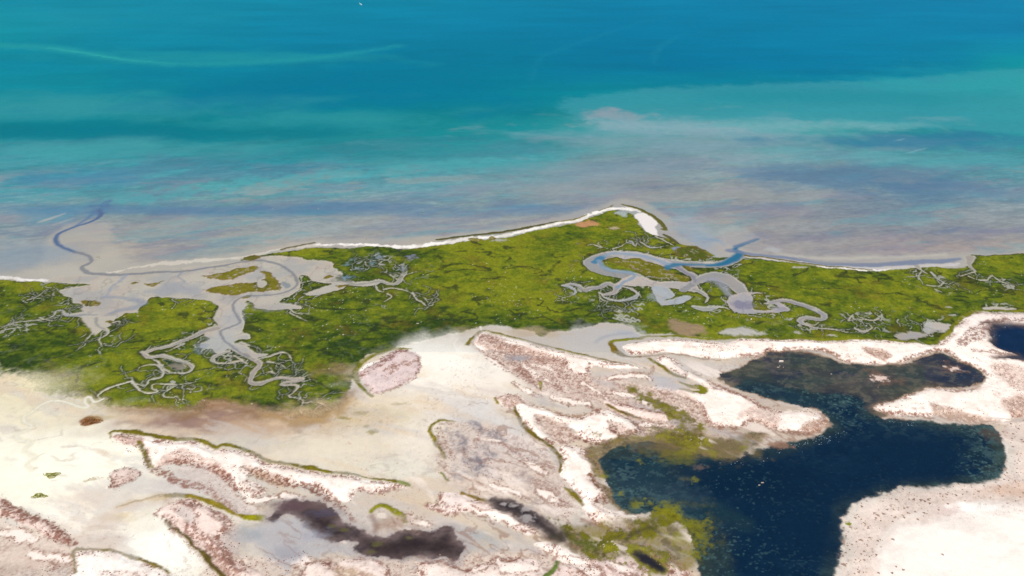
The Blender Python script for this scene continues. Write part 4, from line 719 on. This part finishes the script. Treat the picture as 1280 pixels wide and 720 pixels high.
    gk *= 1-(sstep(1080, 1110, U)*sstep(640, 660, V))
    F.mix((slice(None), slice(None)), gk, (166, 128, 112))
    xr2, yr2 = x*.8-y*.6, x*.6+y*.8
    rn = 1-np.abs(2*fbm(xr2/3.2+F.WX*2, yr2+F.WY*2, 17, 201, 3, .55)-1)
    pl = (F.cls == CLS['salt_flat'])*(F.R > .5)*sstep(440, 470, V)*sstep(560, 620, U+np.clip(V-560, 0, 80)*4)
    F.mix((slice(None), slice(None)), pl*sstep(.93, .985, rn)*sstep(.45, .6, F.big)*.55, (150, 110, 92))
    F.mix((slice(None), slice(None)), pl*sstep(.62, .74, fbm(xr2/2.6, yr2, 22, 203, 4, .6))*.5, (250, 236, 226))
    F.mix((slice(None), slice(None)), pl*sstep(.60, .74, fbm(xr2/2.4, yr2, 26, 207, 5, .65))*.45, (184, 178, 180))
    # ripples in salt crust
    wb = (F.cls == CLS['dune:whitebeach']); F.C *= (1-.16*wb*sstep(.45, .75, fbm(x/2, y, 30, 211, 5, .65)))[..., None]
    F.C *= (1+.10*(F.fine-.5)*sstep(430, 460, V)*(F.R > .5))[..., None]
    dry = ((F.cls >= 7)|(F.cls == CLS['salt_flat']))*(F.R > .5)*sstep(405, 430, V)
    lum = F.C.mean(-1)
    F.C = np.clip(F.C*(1+(.07+.05*sstep(.25, .5, lum))*dry)[..., None]*(1+dry[..., None]*np.array([.012, 0, -.022], np.float32)), 0, .88)
    # white specks scattered in the marsh
    ok = np.argwhere((F.cls == CLS['marsh_grass']) & (F.MM > .9))
    if len(ok):
        wts = np.clip(fbm(x, y, 50, 151, 3)[ok[:, 0], ok[:, 1]]-.42, 0, 1)**1.5*(V[ok[:, 0], ok[:, 1]] > 325)
        pick = RNG.choice(len(ok), 1000, p=wts/wts.sum())
        for j, i in ok[pick]:
            a = RNG.random(); hw = 1+int(RNG.random()*2.0)
            s_ = (slice(j, j+1), slice(i, i+hw))
            F.C[s_] = F.C[s_]*(1-.75*a)+alb((226, 224, 206))*.75*a

# ------------------------------------------------------------------ materials
def mat_ground(name, fine=1.2, amp=.10, bump=.25, rough=.95, bump_sc=1.5, spec=.1, attr_rough=False, wave=False):
    m = bpy.data.materials.new(name); m.use_nodes = True
    nt = m.node_tree; N = nt.nodes; Lk = nt.links
    bs = N['Principled BSDF']
    at = N.new('ShaderNodeAttribute'); at.attribute_name = 'Col'
    geo = N.new('ShaderNodeNewGeometry')
    mp = N.new('ShaderNodeMapping'); Lk.new(geo.outputs['Position'], mp.inputs['Vector'])
    if wave: mp.inputs['Scale'].default_value = (.55, 1, 1)
    nz = N.new('ShaderNodeTexNoise'); nz.inputs['Scale'].default_value = 1/fine; nz.inputs['Detail'].default_value = 5; nz.inputs['Roughness'].default_value = .65
    Lk.new(mp.outputs['Vector'], nz.inputs['Vector'])
    mr = N.new('ShaderNodeMapRange'); mr.inputs['From Min'].default_value = .25; mr.inputs['From Max'].default_value = .75
    mr.inputs['To Min'].default_value = 1-amp; mr.inputs['To Max'].default_value = 1+amp
    Lk.new(nz.outputs['Fac'], mr.inputs['Value'])
    mul = N.new('ShaderNodeVectorMath'); mul.operation = 'SCALE'
    Lk.new(at.outputs['Color'], mul.inputs[0]); Lk.new(mr.outputs['Result'], mul.inputs['Scale'])
    Lk.new(mul.outputs['Vector'], bs.inputs['Base Color'])
    bs.inputs['Roughness'].default_value = rough
    bs.inputs['Specular IOR Level'].default_value = spec
    nb = N.new('ShaderNodeTexNoise'); nb.inputs['Scale'].default_value = 1/bump_sc; nb.inputs['Detail'].default_value = 6; nb.inputs['Roughness'].default_value = .6
    Lk.new(mp.outputs['Vector'], nb.inputs['Vector'])
    bp = N.new('ShaderNodeBump'); bp.inputs['Strength'].default_value = bump; bp.inputs['Distance'].default_value = .5
    Lk.new(nb.outputs['Fac'], bp.inputs['Height']); Lk.new(bp.outputs['Normal'], bs.inputs['Normal'])
    return m
M_SAND = mat_ground('sand', 1.1, .13, .35)
M_FLAT = mat_ground('wet_sand', 2.0, .11, .16, .75)
M_MARSH = mat_ground('marsh_leaves', 1.6, .28, .65, .9, 1.2)
M_GRASS = mat_ground('shore_leaves', 1.2, .30, .7, .9, 1.0)
M_SEA = mat_ground('sea_water', 9, .07, .25, .5, 5, .03, wave=True)
M_LAG = mat_ground('lagoon_water', 3, .16, .22, .30, 2.2, .12, wave=True)
M_CREEK = mat_ground('creek_water', 3, .06, .10, .25, 2, .25)

def tag(o, label=None, cat=None, group=None, kind=None):
    if label: o['label'] = label
    if cat: o['category'] = cat
    if group: o['group'] = group
    if kind: o['kind'] = kind
    return o

def mesh_from(F, keep, name, mat):
    """faces of the grid whose class is wanted, as one mesh"""
    ny, nx = F.XX.shape
    j, i = np.nonzero(keep)
    v = np.stack([j*nx+i, j*nx+i+1, (j+1)*nx+i+1, (j+1)*nx+i], 1)
    used, inv = np.unique(v.ravel(), return_inverse=True)
    me = bpy.data.meshes.new(name)
    me.vertices.add(len(used))
    co = np.stack([F.XX.ravel()[used], F.YY.ravel()[used], F.Z.ravel()[used]], 1).astype(np.float32)
    me.vertices.foreach_set('co', co.ravel())
    nf = len(v)
    me.loops.add(nf*4); me.polygons.add(nf)
    me.loops.foreach_set('vertex_index', inv.astype(np.int32).ravel())
    me.polygons.foreach_set('loop_start', np.arange(0, nf*4, 4, dtype=np.int32))
    me.polygons.foreach_set('loop_total', np.full(nf, 4, dtype=np.int32))
    me.polygons.foreach_set('use_smooth', np.ones(nf, dtype=bool))
    a = me.color_attributes.new('Col', 'FLOAT_COLOR', 'POINT')
    c = np.ones((len(used), 4), np.float32); c[:, :3] = F.C.reshape(-1, 3)[used]
    a.data.foreach_set('color', c.ravel())
    me.update(); me.validate()
    me.materials.append(mat)
    o = bpy.data.objects.new(name, me); COL.objects.link(o)
    return o

# ------------------------------------------------------------------ near ground
Yn = [455.0]
while Yn[-1] < 1440: Yn.append(Yn[-1]+.95+1.15*(Yn[-1]-455)/985)
F = Field(np.arange(-1010, 1010, .9), np.array(Yn))
build(F)
jj = np.array(Yn)
lim = .60*np.sqrt(jj**2+H_CAM**2)+70
face = (np.abs(F.XX[:-1, :-1]) < lim[:-1, None])
C4 = F.cls[:-1, :-1]
INFO = {
 'sea': ('sea', M_SEA, 'structure', 'turquoise sea with pale sandy shallows along the marsh shore'),
 'tidal_flat': ('tidal_flat', M_FLAT, 'structure', 'grey tidal sand flats and drained creek beds winding through the marsh'),
 'beach': ('beach', M_SAND, 'structure', 'thin white sand beach between the sea and the marsh'),
 'marsh_grass': ('marsh_grass', M_MARSH, 'stuff', 'yellow green salt marsh vegetation along the shore'),
 'tidal_creek': ('tidal_creek', M_CREEK, 'structure', 'blue tidal creek water winding across the flats'),
 'salt_flat': ('salt_flat', M_SAND, 'structure', 'cream and grey salt flats behind the marsh'),
 'shore_grass': ('shore_grass', M_GRASS, 'stuff', 'olive fringe of low plants rimming dunes and pools'),
 'lagoon_arm': ('lagoon_shallows', M_LAG, 'structure', 'brownish shallow northern arm of the dark lagoon'),
 'lagoon': ('lagoon', M_LAG, 'structure', 'large dark blue lagoon between the white sand banks'),
 'pond': ('pond', M_LAG, 'structure', 'small dark blue pond at the right edge'),
 'brown_pool': ('pool', M_LAG, 'structure', 'dark brown winding pool at the bottom left of centre'),
 'inlet_pool': ('pool', M_LAG, 'structure', 'brown narrow pool beside the algae covered inlet'),
 'small_pool': ('pool', M_LAG, 'structure', 'tiny dark pool on the scrubby dune at the bottom'),
}
for k, lab in DUNES: INFO[k] = ('dune', M_SAND, 'structure', lab)
for k, (nm, mt, kind, lab) in INFO.items():
    keep = face & (C4 == CLS[k])
    if keep.sum() < 4: continue
    tag(mesh_from(F, keep, nm, mt), lab, None, None, kind)

# ------------------------------------------------------------------ far sea, on to the horizon
Yf = [Yn[-1]]
while Yf[-1] < 4600: Yf.append(Yf[-1]+3.0+22*(Yf[-1]-Yn[-1])/3000)
FF = Field(np.arange(-3300, 3300, 4.0), np.array(Yf))
_rng = RNG
build(FF)
FF.Z[:] = 0; FF.Z[0, :] = 0
lim = .64*np.sqrt(np.array(Yf)**2+H_CAM**2)+150
o = mesh_from(FF, np.abs(FF.XX[:-1, :-1]) < lim[:-1, None], 'sea', M_SEA)
tag(o, 'deep turquoise open sea beyond the shallows', None, None, 'structure')
def sheet(name, mat, col, x0, x1, y0, y1, z, label):
    me = bpy.data.meshes.new(name)
    me.from_pydata([(x0, y0, z), (x1, y0, z), (x1, y1, z), (x0, y1, z)], [], [(0, 1, 2, 3)])
    a = me.color_attributes.new('Col', 'FLOAT_COLOR', 'POINT')
    a.data.foreach_set('color', list(np.append(alb(col), 1))*4)
    me.materials.append(mat); o = bpy.data.objects.new(name, me); COL.objects.link(o)
    return tag(o, label, None, None, 'structure')
sheet('open_sea', M_SEA, (12, 136, 172), -40000, 40000, 1330, 60000, -1.2, 'open sea reaching the horizon')
sheet('ground', M_SAND, (215, 200, 185), -40000, 40000, -20000, 1330, -1.0, 'sandy ground around the flats')

# ------------------------------------------------------------------ vegetation
def mat_leaf(name, c1, c2):
    m = bpy.data.materials.new(name); m.use_nodes = True
    nt = m.node_tree; N = nt.nodes; Lk = nt.links; bs = N['Principled BSDF']
    geo = N.new('ShaderNodeNewGeometry'); nz = N.new('ShaderNodeTexNoise'); nz.inputs['Scale'].default_value = .35; nz.inputs['Detail'].default_value = 4
    Lk.new(geo.outputs['Position'], nz.inputs['Vector'])
    r = N.new('ShaderNodeValToRGB'); r.color_ramp.elements[0].position = .35; r.color_ramp.elements[1].position = .65
    r.color_ramp.elements[0].color = (*alb(c1), 1); r.color_ramp.elements[1].color = (*alb(c2), 1)
    Lk.new(nz.outputs['Fac'], r.inputs['Fac']); Lk.new(r.outputs['Color'], bs.inputs['Base Color'])
    bs.inputs['Roughness'].default_value = .9; bs.inputs['Specular IOR Level'].default_value = .1
    return m
M_SCRUB = mat_leaf('scrub_leaves', (142, 100, 86), (188, 146, 124))
M_BUSH = mat_leaf('bush_leaves', (166, 136, 126), (200, 170, 156))
M_TWIG = mat_leaf('twig_bark', (96, 74, 60), (120, 94, 76))
M_GREEN = mat_leaf('green_leaves', (150, 158, 50), (190, 184, 80))
M_RED = mat_leaf('red_leaves', (130, 76, 40), (168, 116, 62))

def leaf_cloud(n, rx, ry, rz, size, rng):
    """low cushion of small leaf clumps spread through its volume"""
    vs, fs = [], []
    for _ in range(n):
        a = rng.random()*6.283; r = rng.random()**.5; h = rng.random()
        lump = 1+.3*math.sin(3*a+rx*7)
        x = r*rx*lump*math.cos(a); y = r*ry*lump*math.sin(a); z = rz*(1-r*r*.8)*(.35+.65*h)
        s = size*(.6+.8*rng.random())
        t1 = np.array([rng.normal(), rng.normal(), rng.normal()*.5]); t1 /= np.linalg.norm(t1)+1e-6
        t2 = np.cross(t1, [rng.normal(), rng.normal(), rng.normal()]); t2 /= np.linalg.norm(t2)+1e-6
        p = np.array([x, y, max(z, .05)])
        b = len(vs)
        vs += [tuple(p-t1*s), tuple(p+t2*s*.6), tuple(p+t1*s), tuple(p-t2*s*.6)]
        fs.append((b, b+1, b+2, b+3))
    return vs, fs
def mesh_obj(name, vs, fs, mat, parent=None):
    me = bpy.data.meshes.new(name); me.from_pydata(vs, [], fs); me.materials.append(mat)
    o = bpy.data.objects.new(name, me); COL.objects.link(o); o.parent = parent
    return o
def stems(n, r, h, rng):
    vs, fs = [], []
    for _ in range(n):
        a = rng.random()*6.283; ex, ey = r*math.cos(a), r*math.sin(a)
        b = len(vs); w = .06
        vs += [(-w, 0, 0), (w, 0, 0), (0, w, 0), (ex, ey, h)]
        fs += [(b, b+1, b+3), (b+1, b+2, b+3), (b+2, b, b+3)]
    return vs, fs
def zat(x, y):
    i = int(np.clip(np.searchsorted(F.X, x), 0, len(F.X)-1)); j = int(np.clip(np.searchsorted(F.Y, y), 0, len(F.Y)-1))
    return float(F.Z[j, i]), int(F.cls[j, i])

# bushes dotted over the lower right shore: one of each size class, then copies
def bush(name, rx, ry, rz, n, mat, rng):
    r = bpy.data.objects.new(name, None); COL.objects.link(r)
    mesh_obj('foliage', *leaf_cloud(n, rx, ry, rz, .34, rng), mat, r); mesh_obj('stem', *stems(7, rx*.6, rz*.7, rng), M_TWIG, r)
    return r
def copy_tree(o):
    c = o.copy(); COL.objects.link(c)
    for ch in list(o.children):
        q = ch.copy(); COL.objects.link(q); q.parent = c
    return c
protos = [bush('low_bush', 1.5, 1.2, .9, 130, M_BUSH, RNG), bush('low_bush', 1.1, 1.0, .8, 90, M_BUSH, RNG), bush('low_bush', 2.3, 1.5, 1.1, 220, M_BUSH, RNG)]
first = [True]*3
big = P("1162,630 1097,645 1085,661 1087,673 1076,676 1151,626 1104,643 1142,625 1178,694 1116,675 1195,620 1266,559 1230,608 1080,690 1098,717 1129,713 1115,717 1063,660 1120,709 1147,650 1155,642 1081,655")
spots = [(u, v, 2) for u, v in big[:12]]+[(u, v, 0) for u, v in big[12:]]
tries = 0
while len(spots) < 300 and tries < 20000:
    tries += 1
    u = 1048+RNG.random()*232; v = 530+RNG.random()*190
    x, y = ground(u, v); z, c = zat(x, y)
    if c != CLS['dune:whitebeach']: continue
    # thick along the water, thinning to nothing on the bright sand
    e = 1.0
    bx = np.interp(u, [1040, 1095, 1106, 1132, 1158, 1192, 1235, 1300], [800, 700, 672, 656, 649, 637, 632, 628])
    if v > bx: e = .012
    elif v > bx-8: e = .35
    if RNG.random() > e: continue
    spots.append((u, v, 1 if RNG.random() < .75 else 0))
for u, v, k in spots:
    if first[k]: o = protos[k]; first[k] = False
    else: o = copy_tree(protos[k])
    x, y = ground(u, v); z, c = zat(x, y)
    o.location = (x, y, z-.04); o.rotation_euler.z = RNG.random()*6.28
    s = .3+.4*RNG.random() if k == 1 else .55+.35*RNG.random(); o.scale = (s, s, s)
    tag(o, 'small dry brownish bush on the bright sandy shore below the dark lagoon', 'bush', 'small bushes dotted over the lower right shore')

# single plants that stand out on the flats
def patch(u, v, rx, ry, mat, label, name, n=420):
    r = bpy.data.objects.new(name, None); COL.objects.link(r)
    mesh_obj('foliage', *leaf_cloud(n, rx, ry, .9, .4, RNG), mat, r); mesh_obj('stem', *stems(12, rx*.6, .6, RNG), M_TWIG, r)
    x, y = ground(u, v); z, _ = zat(x, y); r.location = (x, y, z-.05)
    tag(r, label, 'shrub')
patch(65, 594, 8.0, 4.2, M_GREEN, 'bright green low shrub patch on the pale salt flat, upper of two at the left', 'green_shrub', 700)
patch(49, 620, 7.5, 3.4, M_GREEN, 'olive low shrub patch on the pale salt flat, lower of two at the left', 'green_shrub', 600)
patch(1061, 656, 2.6, 1.8, M_GREEN, 'yellow green bush at the water edge of the lower right shore', 'green_shrub', 240)
patch(114, 527, 11, 7, M_RED, 'reddish brown shrub patch on the flat below the left marsh', 'red_shrub', 900)

# countless scrub plants on the dunes and salt flats
prob = np.where(F.cls == CLS['dune:whitebeach'], 0, F.S)*(np.abs(F.XX) < (.60*np.sqrt(np.array(Yn)**2+H_CAM**2)+50)[:, None])
prob = np.clip(prob, 0, .7)**1.0*np.gradient(np.array(Yn))[:, None]
pf = (prob/prob.sum()).ravel()
NS = 19000
idx = RNG.choice(len(pf), NS, p=pf)
base = []
ico = bmesh.new(); bmesh.ops.create_icosphere(ico, subdivisions=1, radius=1.0)
iv = np.array([v.co[:] for v in ico.verts]); ifc = np.array([[v.index for v in f.verts] for f in ico.faces]); ico.free()
keepf = [k for k, f in enumerate(ifc) if iv[f][:, 2].max() > .05]; ifc = ifc[keepf]
px = F.XX.ravel()[idx]+RNG.normal(0, 1.6, NS); py = F.YY.ravel()[idx]+RNG.normal(0, 1.6, NS); pz = F.Z.ravel()[idx]
sz = .20+.55*RNG.random(NS)**2.6
allv = iv[None]*np.stack([sz*(.8+.6*RNG.random(NS)), sz*(.8+.4*RNG.random(NS)), sz*(.5+.3*RNG.random(NS))], 1)[:, None, :]
allv *= (.75+.5*RNG.random((NS, len(iv), 1)))
allv += np.stack([px, py, pz], 1)[:, None, :]
allf = ifc[None]+(np.arange(NS)*len(iv))[:, None, None]
me = bpy.data.meshes.new('dune_scrub')
me.vertices.add(NS*len(iv)); me.vertices.foreach_set('co', allv.astype(np.float32).ravel())
nf = allf.shape[0]*allf.shape[1]
me.loops.add(nf*3); me.polygons.add(nf)
me.loops.foreach_set('vertex_index', allf.astype(np.int32).ravel())
me.polygons.foreach_set('loop_start', np.arange(0, nf*3, 3, dtype=np.int32)); me.polygons.foreach_set('loop_total', np.full(nf, 3, dtype=np.int32))
me.update(); me.validate(); me.materials.append(M_SCRUB)
o = bpy.data.objects.new('dune_scrub', me); COL.objects.link(o)
tag(o, 'countless small reddish scrub plants over the dunes', None, None, 'stuff')

# ------------------------------------------------------------------ foam flecks
def mat_plain(name, c, rough=.5):
    m = bpy.data.materials.new(name); m.use_nodes = True
    N = m.node_tree.nodes; bs = N['Principled BSDF']; nz = N.new('ShaderNodeTexNoise'); nz.inputs['Scale'].default_value = 1.2
    r = N.new('ShaderNodeValToRGB'); a = alb(c); r.color_ramp.elements[0].color = (*(a*.85), 1); r.color_ramp.elements[1].color = (*np.clip(a*1.08, 0, .9), 1)
    m.node_tree.links.new(nz.outputs['Fac'], r.inputs['Fac']); m.node_tree.links.new(r.outputs['Color'], bs.inputs['Base Color'])
    bs.inputs['Roughness'].default_value = rough
    return m
M_FOAM = mat_plain('foam', (176, 204, 222), .8)
vs, fs = [], []
def fleck(x, y, z, L, W, a):
    c, s = math.cos(a), math.sin(a); b = len(vs); n = 7
    for k in range(n):
        t = 6.283*k/n; r = .6+.6*RNG.random()
        qx, qy = L*r*math.cos(t), W*r*math.sin(t); vs.append((x+c*qx-s*qy, y+s*qx+c*qy, z))
    fs.append(tuple(range(b, b+n)))
foamlines = [("960,575 985,560 1005,556 1020,550 1030,544", 46, 1.5), ("1022,556 1040,548 1062,540", 25, 2.0), ("1236,430 1240,423 1246,418", 14, 1.2), ("1254,409 1262,405 1268,403", 14, 1.), ("1108,526 1130,530 1145,531", 16, 1.2), ("900,582 930,577 960,574", 9, 2.), ("985,560 1010,552 1050,548", 8, 4)]
for st, n, sp in foamlines:
    pts = catmull(world_pts(st), 8)
    for _ in range(n):
        k = RNG.integers(len(pts)-1); t = RNG.random(); p = pts[k]*(1-t)+pts[k+1]*t
        z, c = zat(*p); d = pts[k+1]-pts[k]
        fleck(p[0]+RNG.normal(0, sp), p[1]+RNG.normal(0, sp*1.5), max(z, .06)+.08, .3+.8*RNG.random()**3, .18+.22*RNG.random(), math.atan2(d[1], d[0])+RNG.normal(0, .3))
o = mesh_obj('foam', vs, fs, M_FOAM); tag(o, 'white foam flecks drifting along the lagoon shore', None, None, 'stuff')

# ------------------------------------------------------------------ motor boat with its wake
bx, by = ground(452.2, 6.2); ax, ay = ground(443.5, -1.0)
ang = math.atan2(by-ay, bx-ax)
boat = bpy.data.objects.new('motor_boat', None); COL.objects.link(boat); boat.location = (bx, by, 0); boat.rotation_euler.z = ang
tag(boat, 'small white open motor boat speeding across the turquoise sea', 'boat')
M_HULL = mat_plain('white_paint', (250, 250, 250), .3); M_DARK = mat_plain('dark_plastic', (50, 52, 56), .5); M_DECK = mat_plain('pale_deck', (222, 224, 222), .6); M_SKIN = mat_plain('blue_cloth', (70, 84, 110), .9)
def hull_mesh(L=9.5, B=2.6):
    st, v, f = 13, [], []
    for i in range(st):
        t = i/(st-1); xx = -L/2+L*t
        w = B/2*(1-max(0, (t-.45)/.55)**2.2)+.03; sh = .85+.55*t*t; kz = -.25+.5*max(0, t-.7)**1.5*3
        v += [(xx, -w, sh), (xx, -w*.82, .15), (xx, 0, kz), (xx, w*.82, .15), (xx, w, sh), (xx, w*.86, sh-.02), (xx, w*.7, .35), (xx, -w*.7, .35), (xx, -w*.86, sh-.02)]
    for i in range(st-1):
        for k in range(9):
            a = i*9+k; b = i*9+(k+1) % 9; f.append((a, b, b+9, a+9))
    f.append(tuple(range(8, -1, -1))); f.append(tuple((st-1)*9+k for k in range(9)))
    return v, f
mesh_obj('hull', *hull_mesh(), M_HULL, boat)
def boxes(lst, bev=.05):
    bm = bmesh.new()
    for (cx, cy, cz, sx, sy, sz) in lst:
        r = bmesh.ops.create_cube(bm, size=1)
        for q in r['verts']: q.co = (q.co.x*sx+cx, q.co.y*sy+cy, q.co.z*sz+cz)
    bmesh.ops.bevel(bm, geom=bm.edges[:], offset=bev, segments=2, affect='EDGES')
    return bm
def bm_obj(name, bm, mat, parent):
    me = bpy.data.meshes.new(name); bm.to_mesh(me); bm.free(); me.materials.append(mat); o = bpy.data.objects.new(name, me); COL.objects.link(o); o.parent = parent; return o
for xx in (-2.4, -.4, 1.4): bm_obj('bench', boxes([(xx, 0, .66, .4, 1.75, .12)]), M_DECK, boat)
bm_obj('bow_deck', boxes([(3.3, 0, 1.12, 1.7, 1.2, .1)]), M_HULL, boat)
mo = bm_obj('outboard_motor', boxes([(-5.0, 0, 1.15, .5, .42, .7), (-5.0, 0, .4, .2, .16, 1.0)]), M_DARK, boat)
# wake
vs, fs = [], []
for side in (-1, 0, 1):
    n = 16; b0 = len(vs); LW = 34 if side == 0 else 22
    for i in range(n):
        t = i/(n-1); xx = -4.4-LW*t
        c = side*(.9+1.6*t); w = (1.0-.75*t)*(1.7 if side == 0 else .8)*(.8+.4*RNG.random())
        vs += [(xx, c-w, .10+.02*side), (xx, c+w, .10+.02*side)]
    for i in range(n-1): fs.append((b0+2*i, b0+2*i+1, b0+2*i+3, b0+2*i+2))
M_WAKE = mat_plain('wake_foam', (206, 244, 248), .8)
wk = mesh_obj('wake', vs, fs, M_WAKE); wk.location = (bx, by, 0); wk.rotation_euler.z = ang; tag(wk, 'pale foam wake trailing behind the motor boat', None, None, 'structure')

# ------------------------------------------------------------------ light, sky, camera
w = bpy.data.worlds.new('World'); scene.world = w; w.use_nodes = True
nt = w.node_tree; sky = nt.nodes.new('ShaderNodeTexSky'); sky.sky_type = 'NISHITA'; sky.sun_disc = False
EL, AZ = math.radians(51), math.radians(205)     # azimuth clockwise from +Y
sky.sun_elevation = EL; sky.sun_rotation = AZ; sky.altitude = 600
nt.links.new(sky.outputs['Color'], nt.nodes['Background'].inputs['Color']); nt.nodes['Background'].inputs['Strength'].default_value = .07
sd = bpy.data.lights.new('sun', 'SUN'); sd.energy = 4.75; sd.angle = math.radians(.53); sd.color = (1, .96, .90)
so = bpy.data.objects.new('sun', sd); COL.objects.link(so)
so.rotation_euler = (math.pi/2-EL, 0, -AZ+math.pi)
cd = bpy.data.cameras.new('camera'); cd.sensor_width = 36; cd.lens = 36*FPX/1280; cd.clip_end = 100000; cd.clip_start = 1
co = bpy.data.objects.new('camera', cd); COL.objects.link(co); co.location = (0, 0, H_CAM); co.rotation_euler = (math.pi/2-PITCH, 0, 0)
scene.camera = co
scene.view_settings.view_transform = 'Standard'; scene.view_settings.look = 'None'; scene.view_settings.exposure = 0
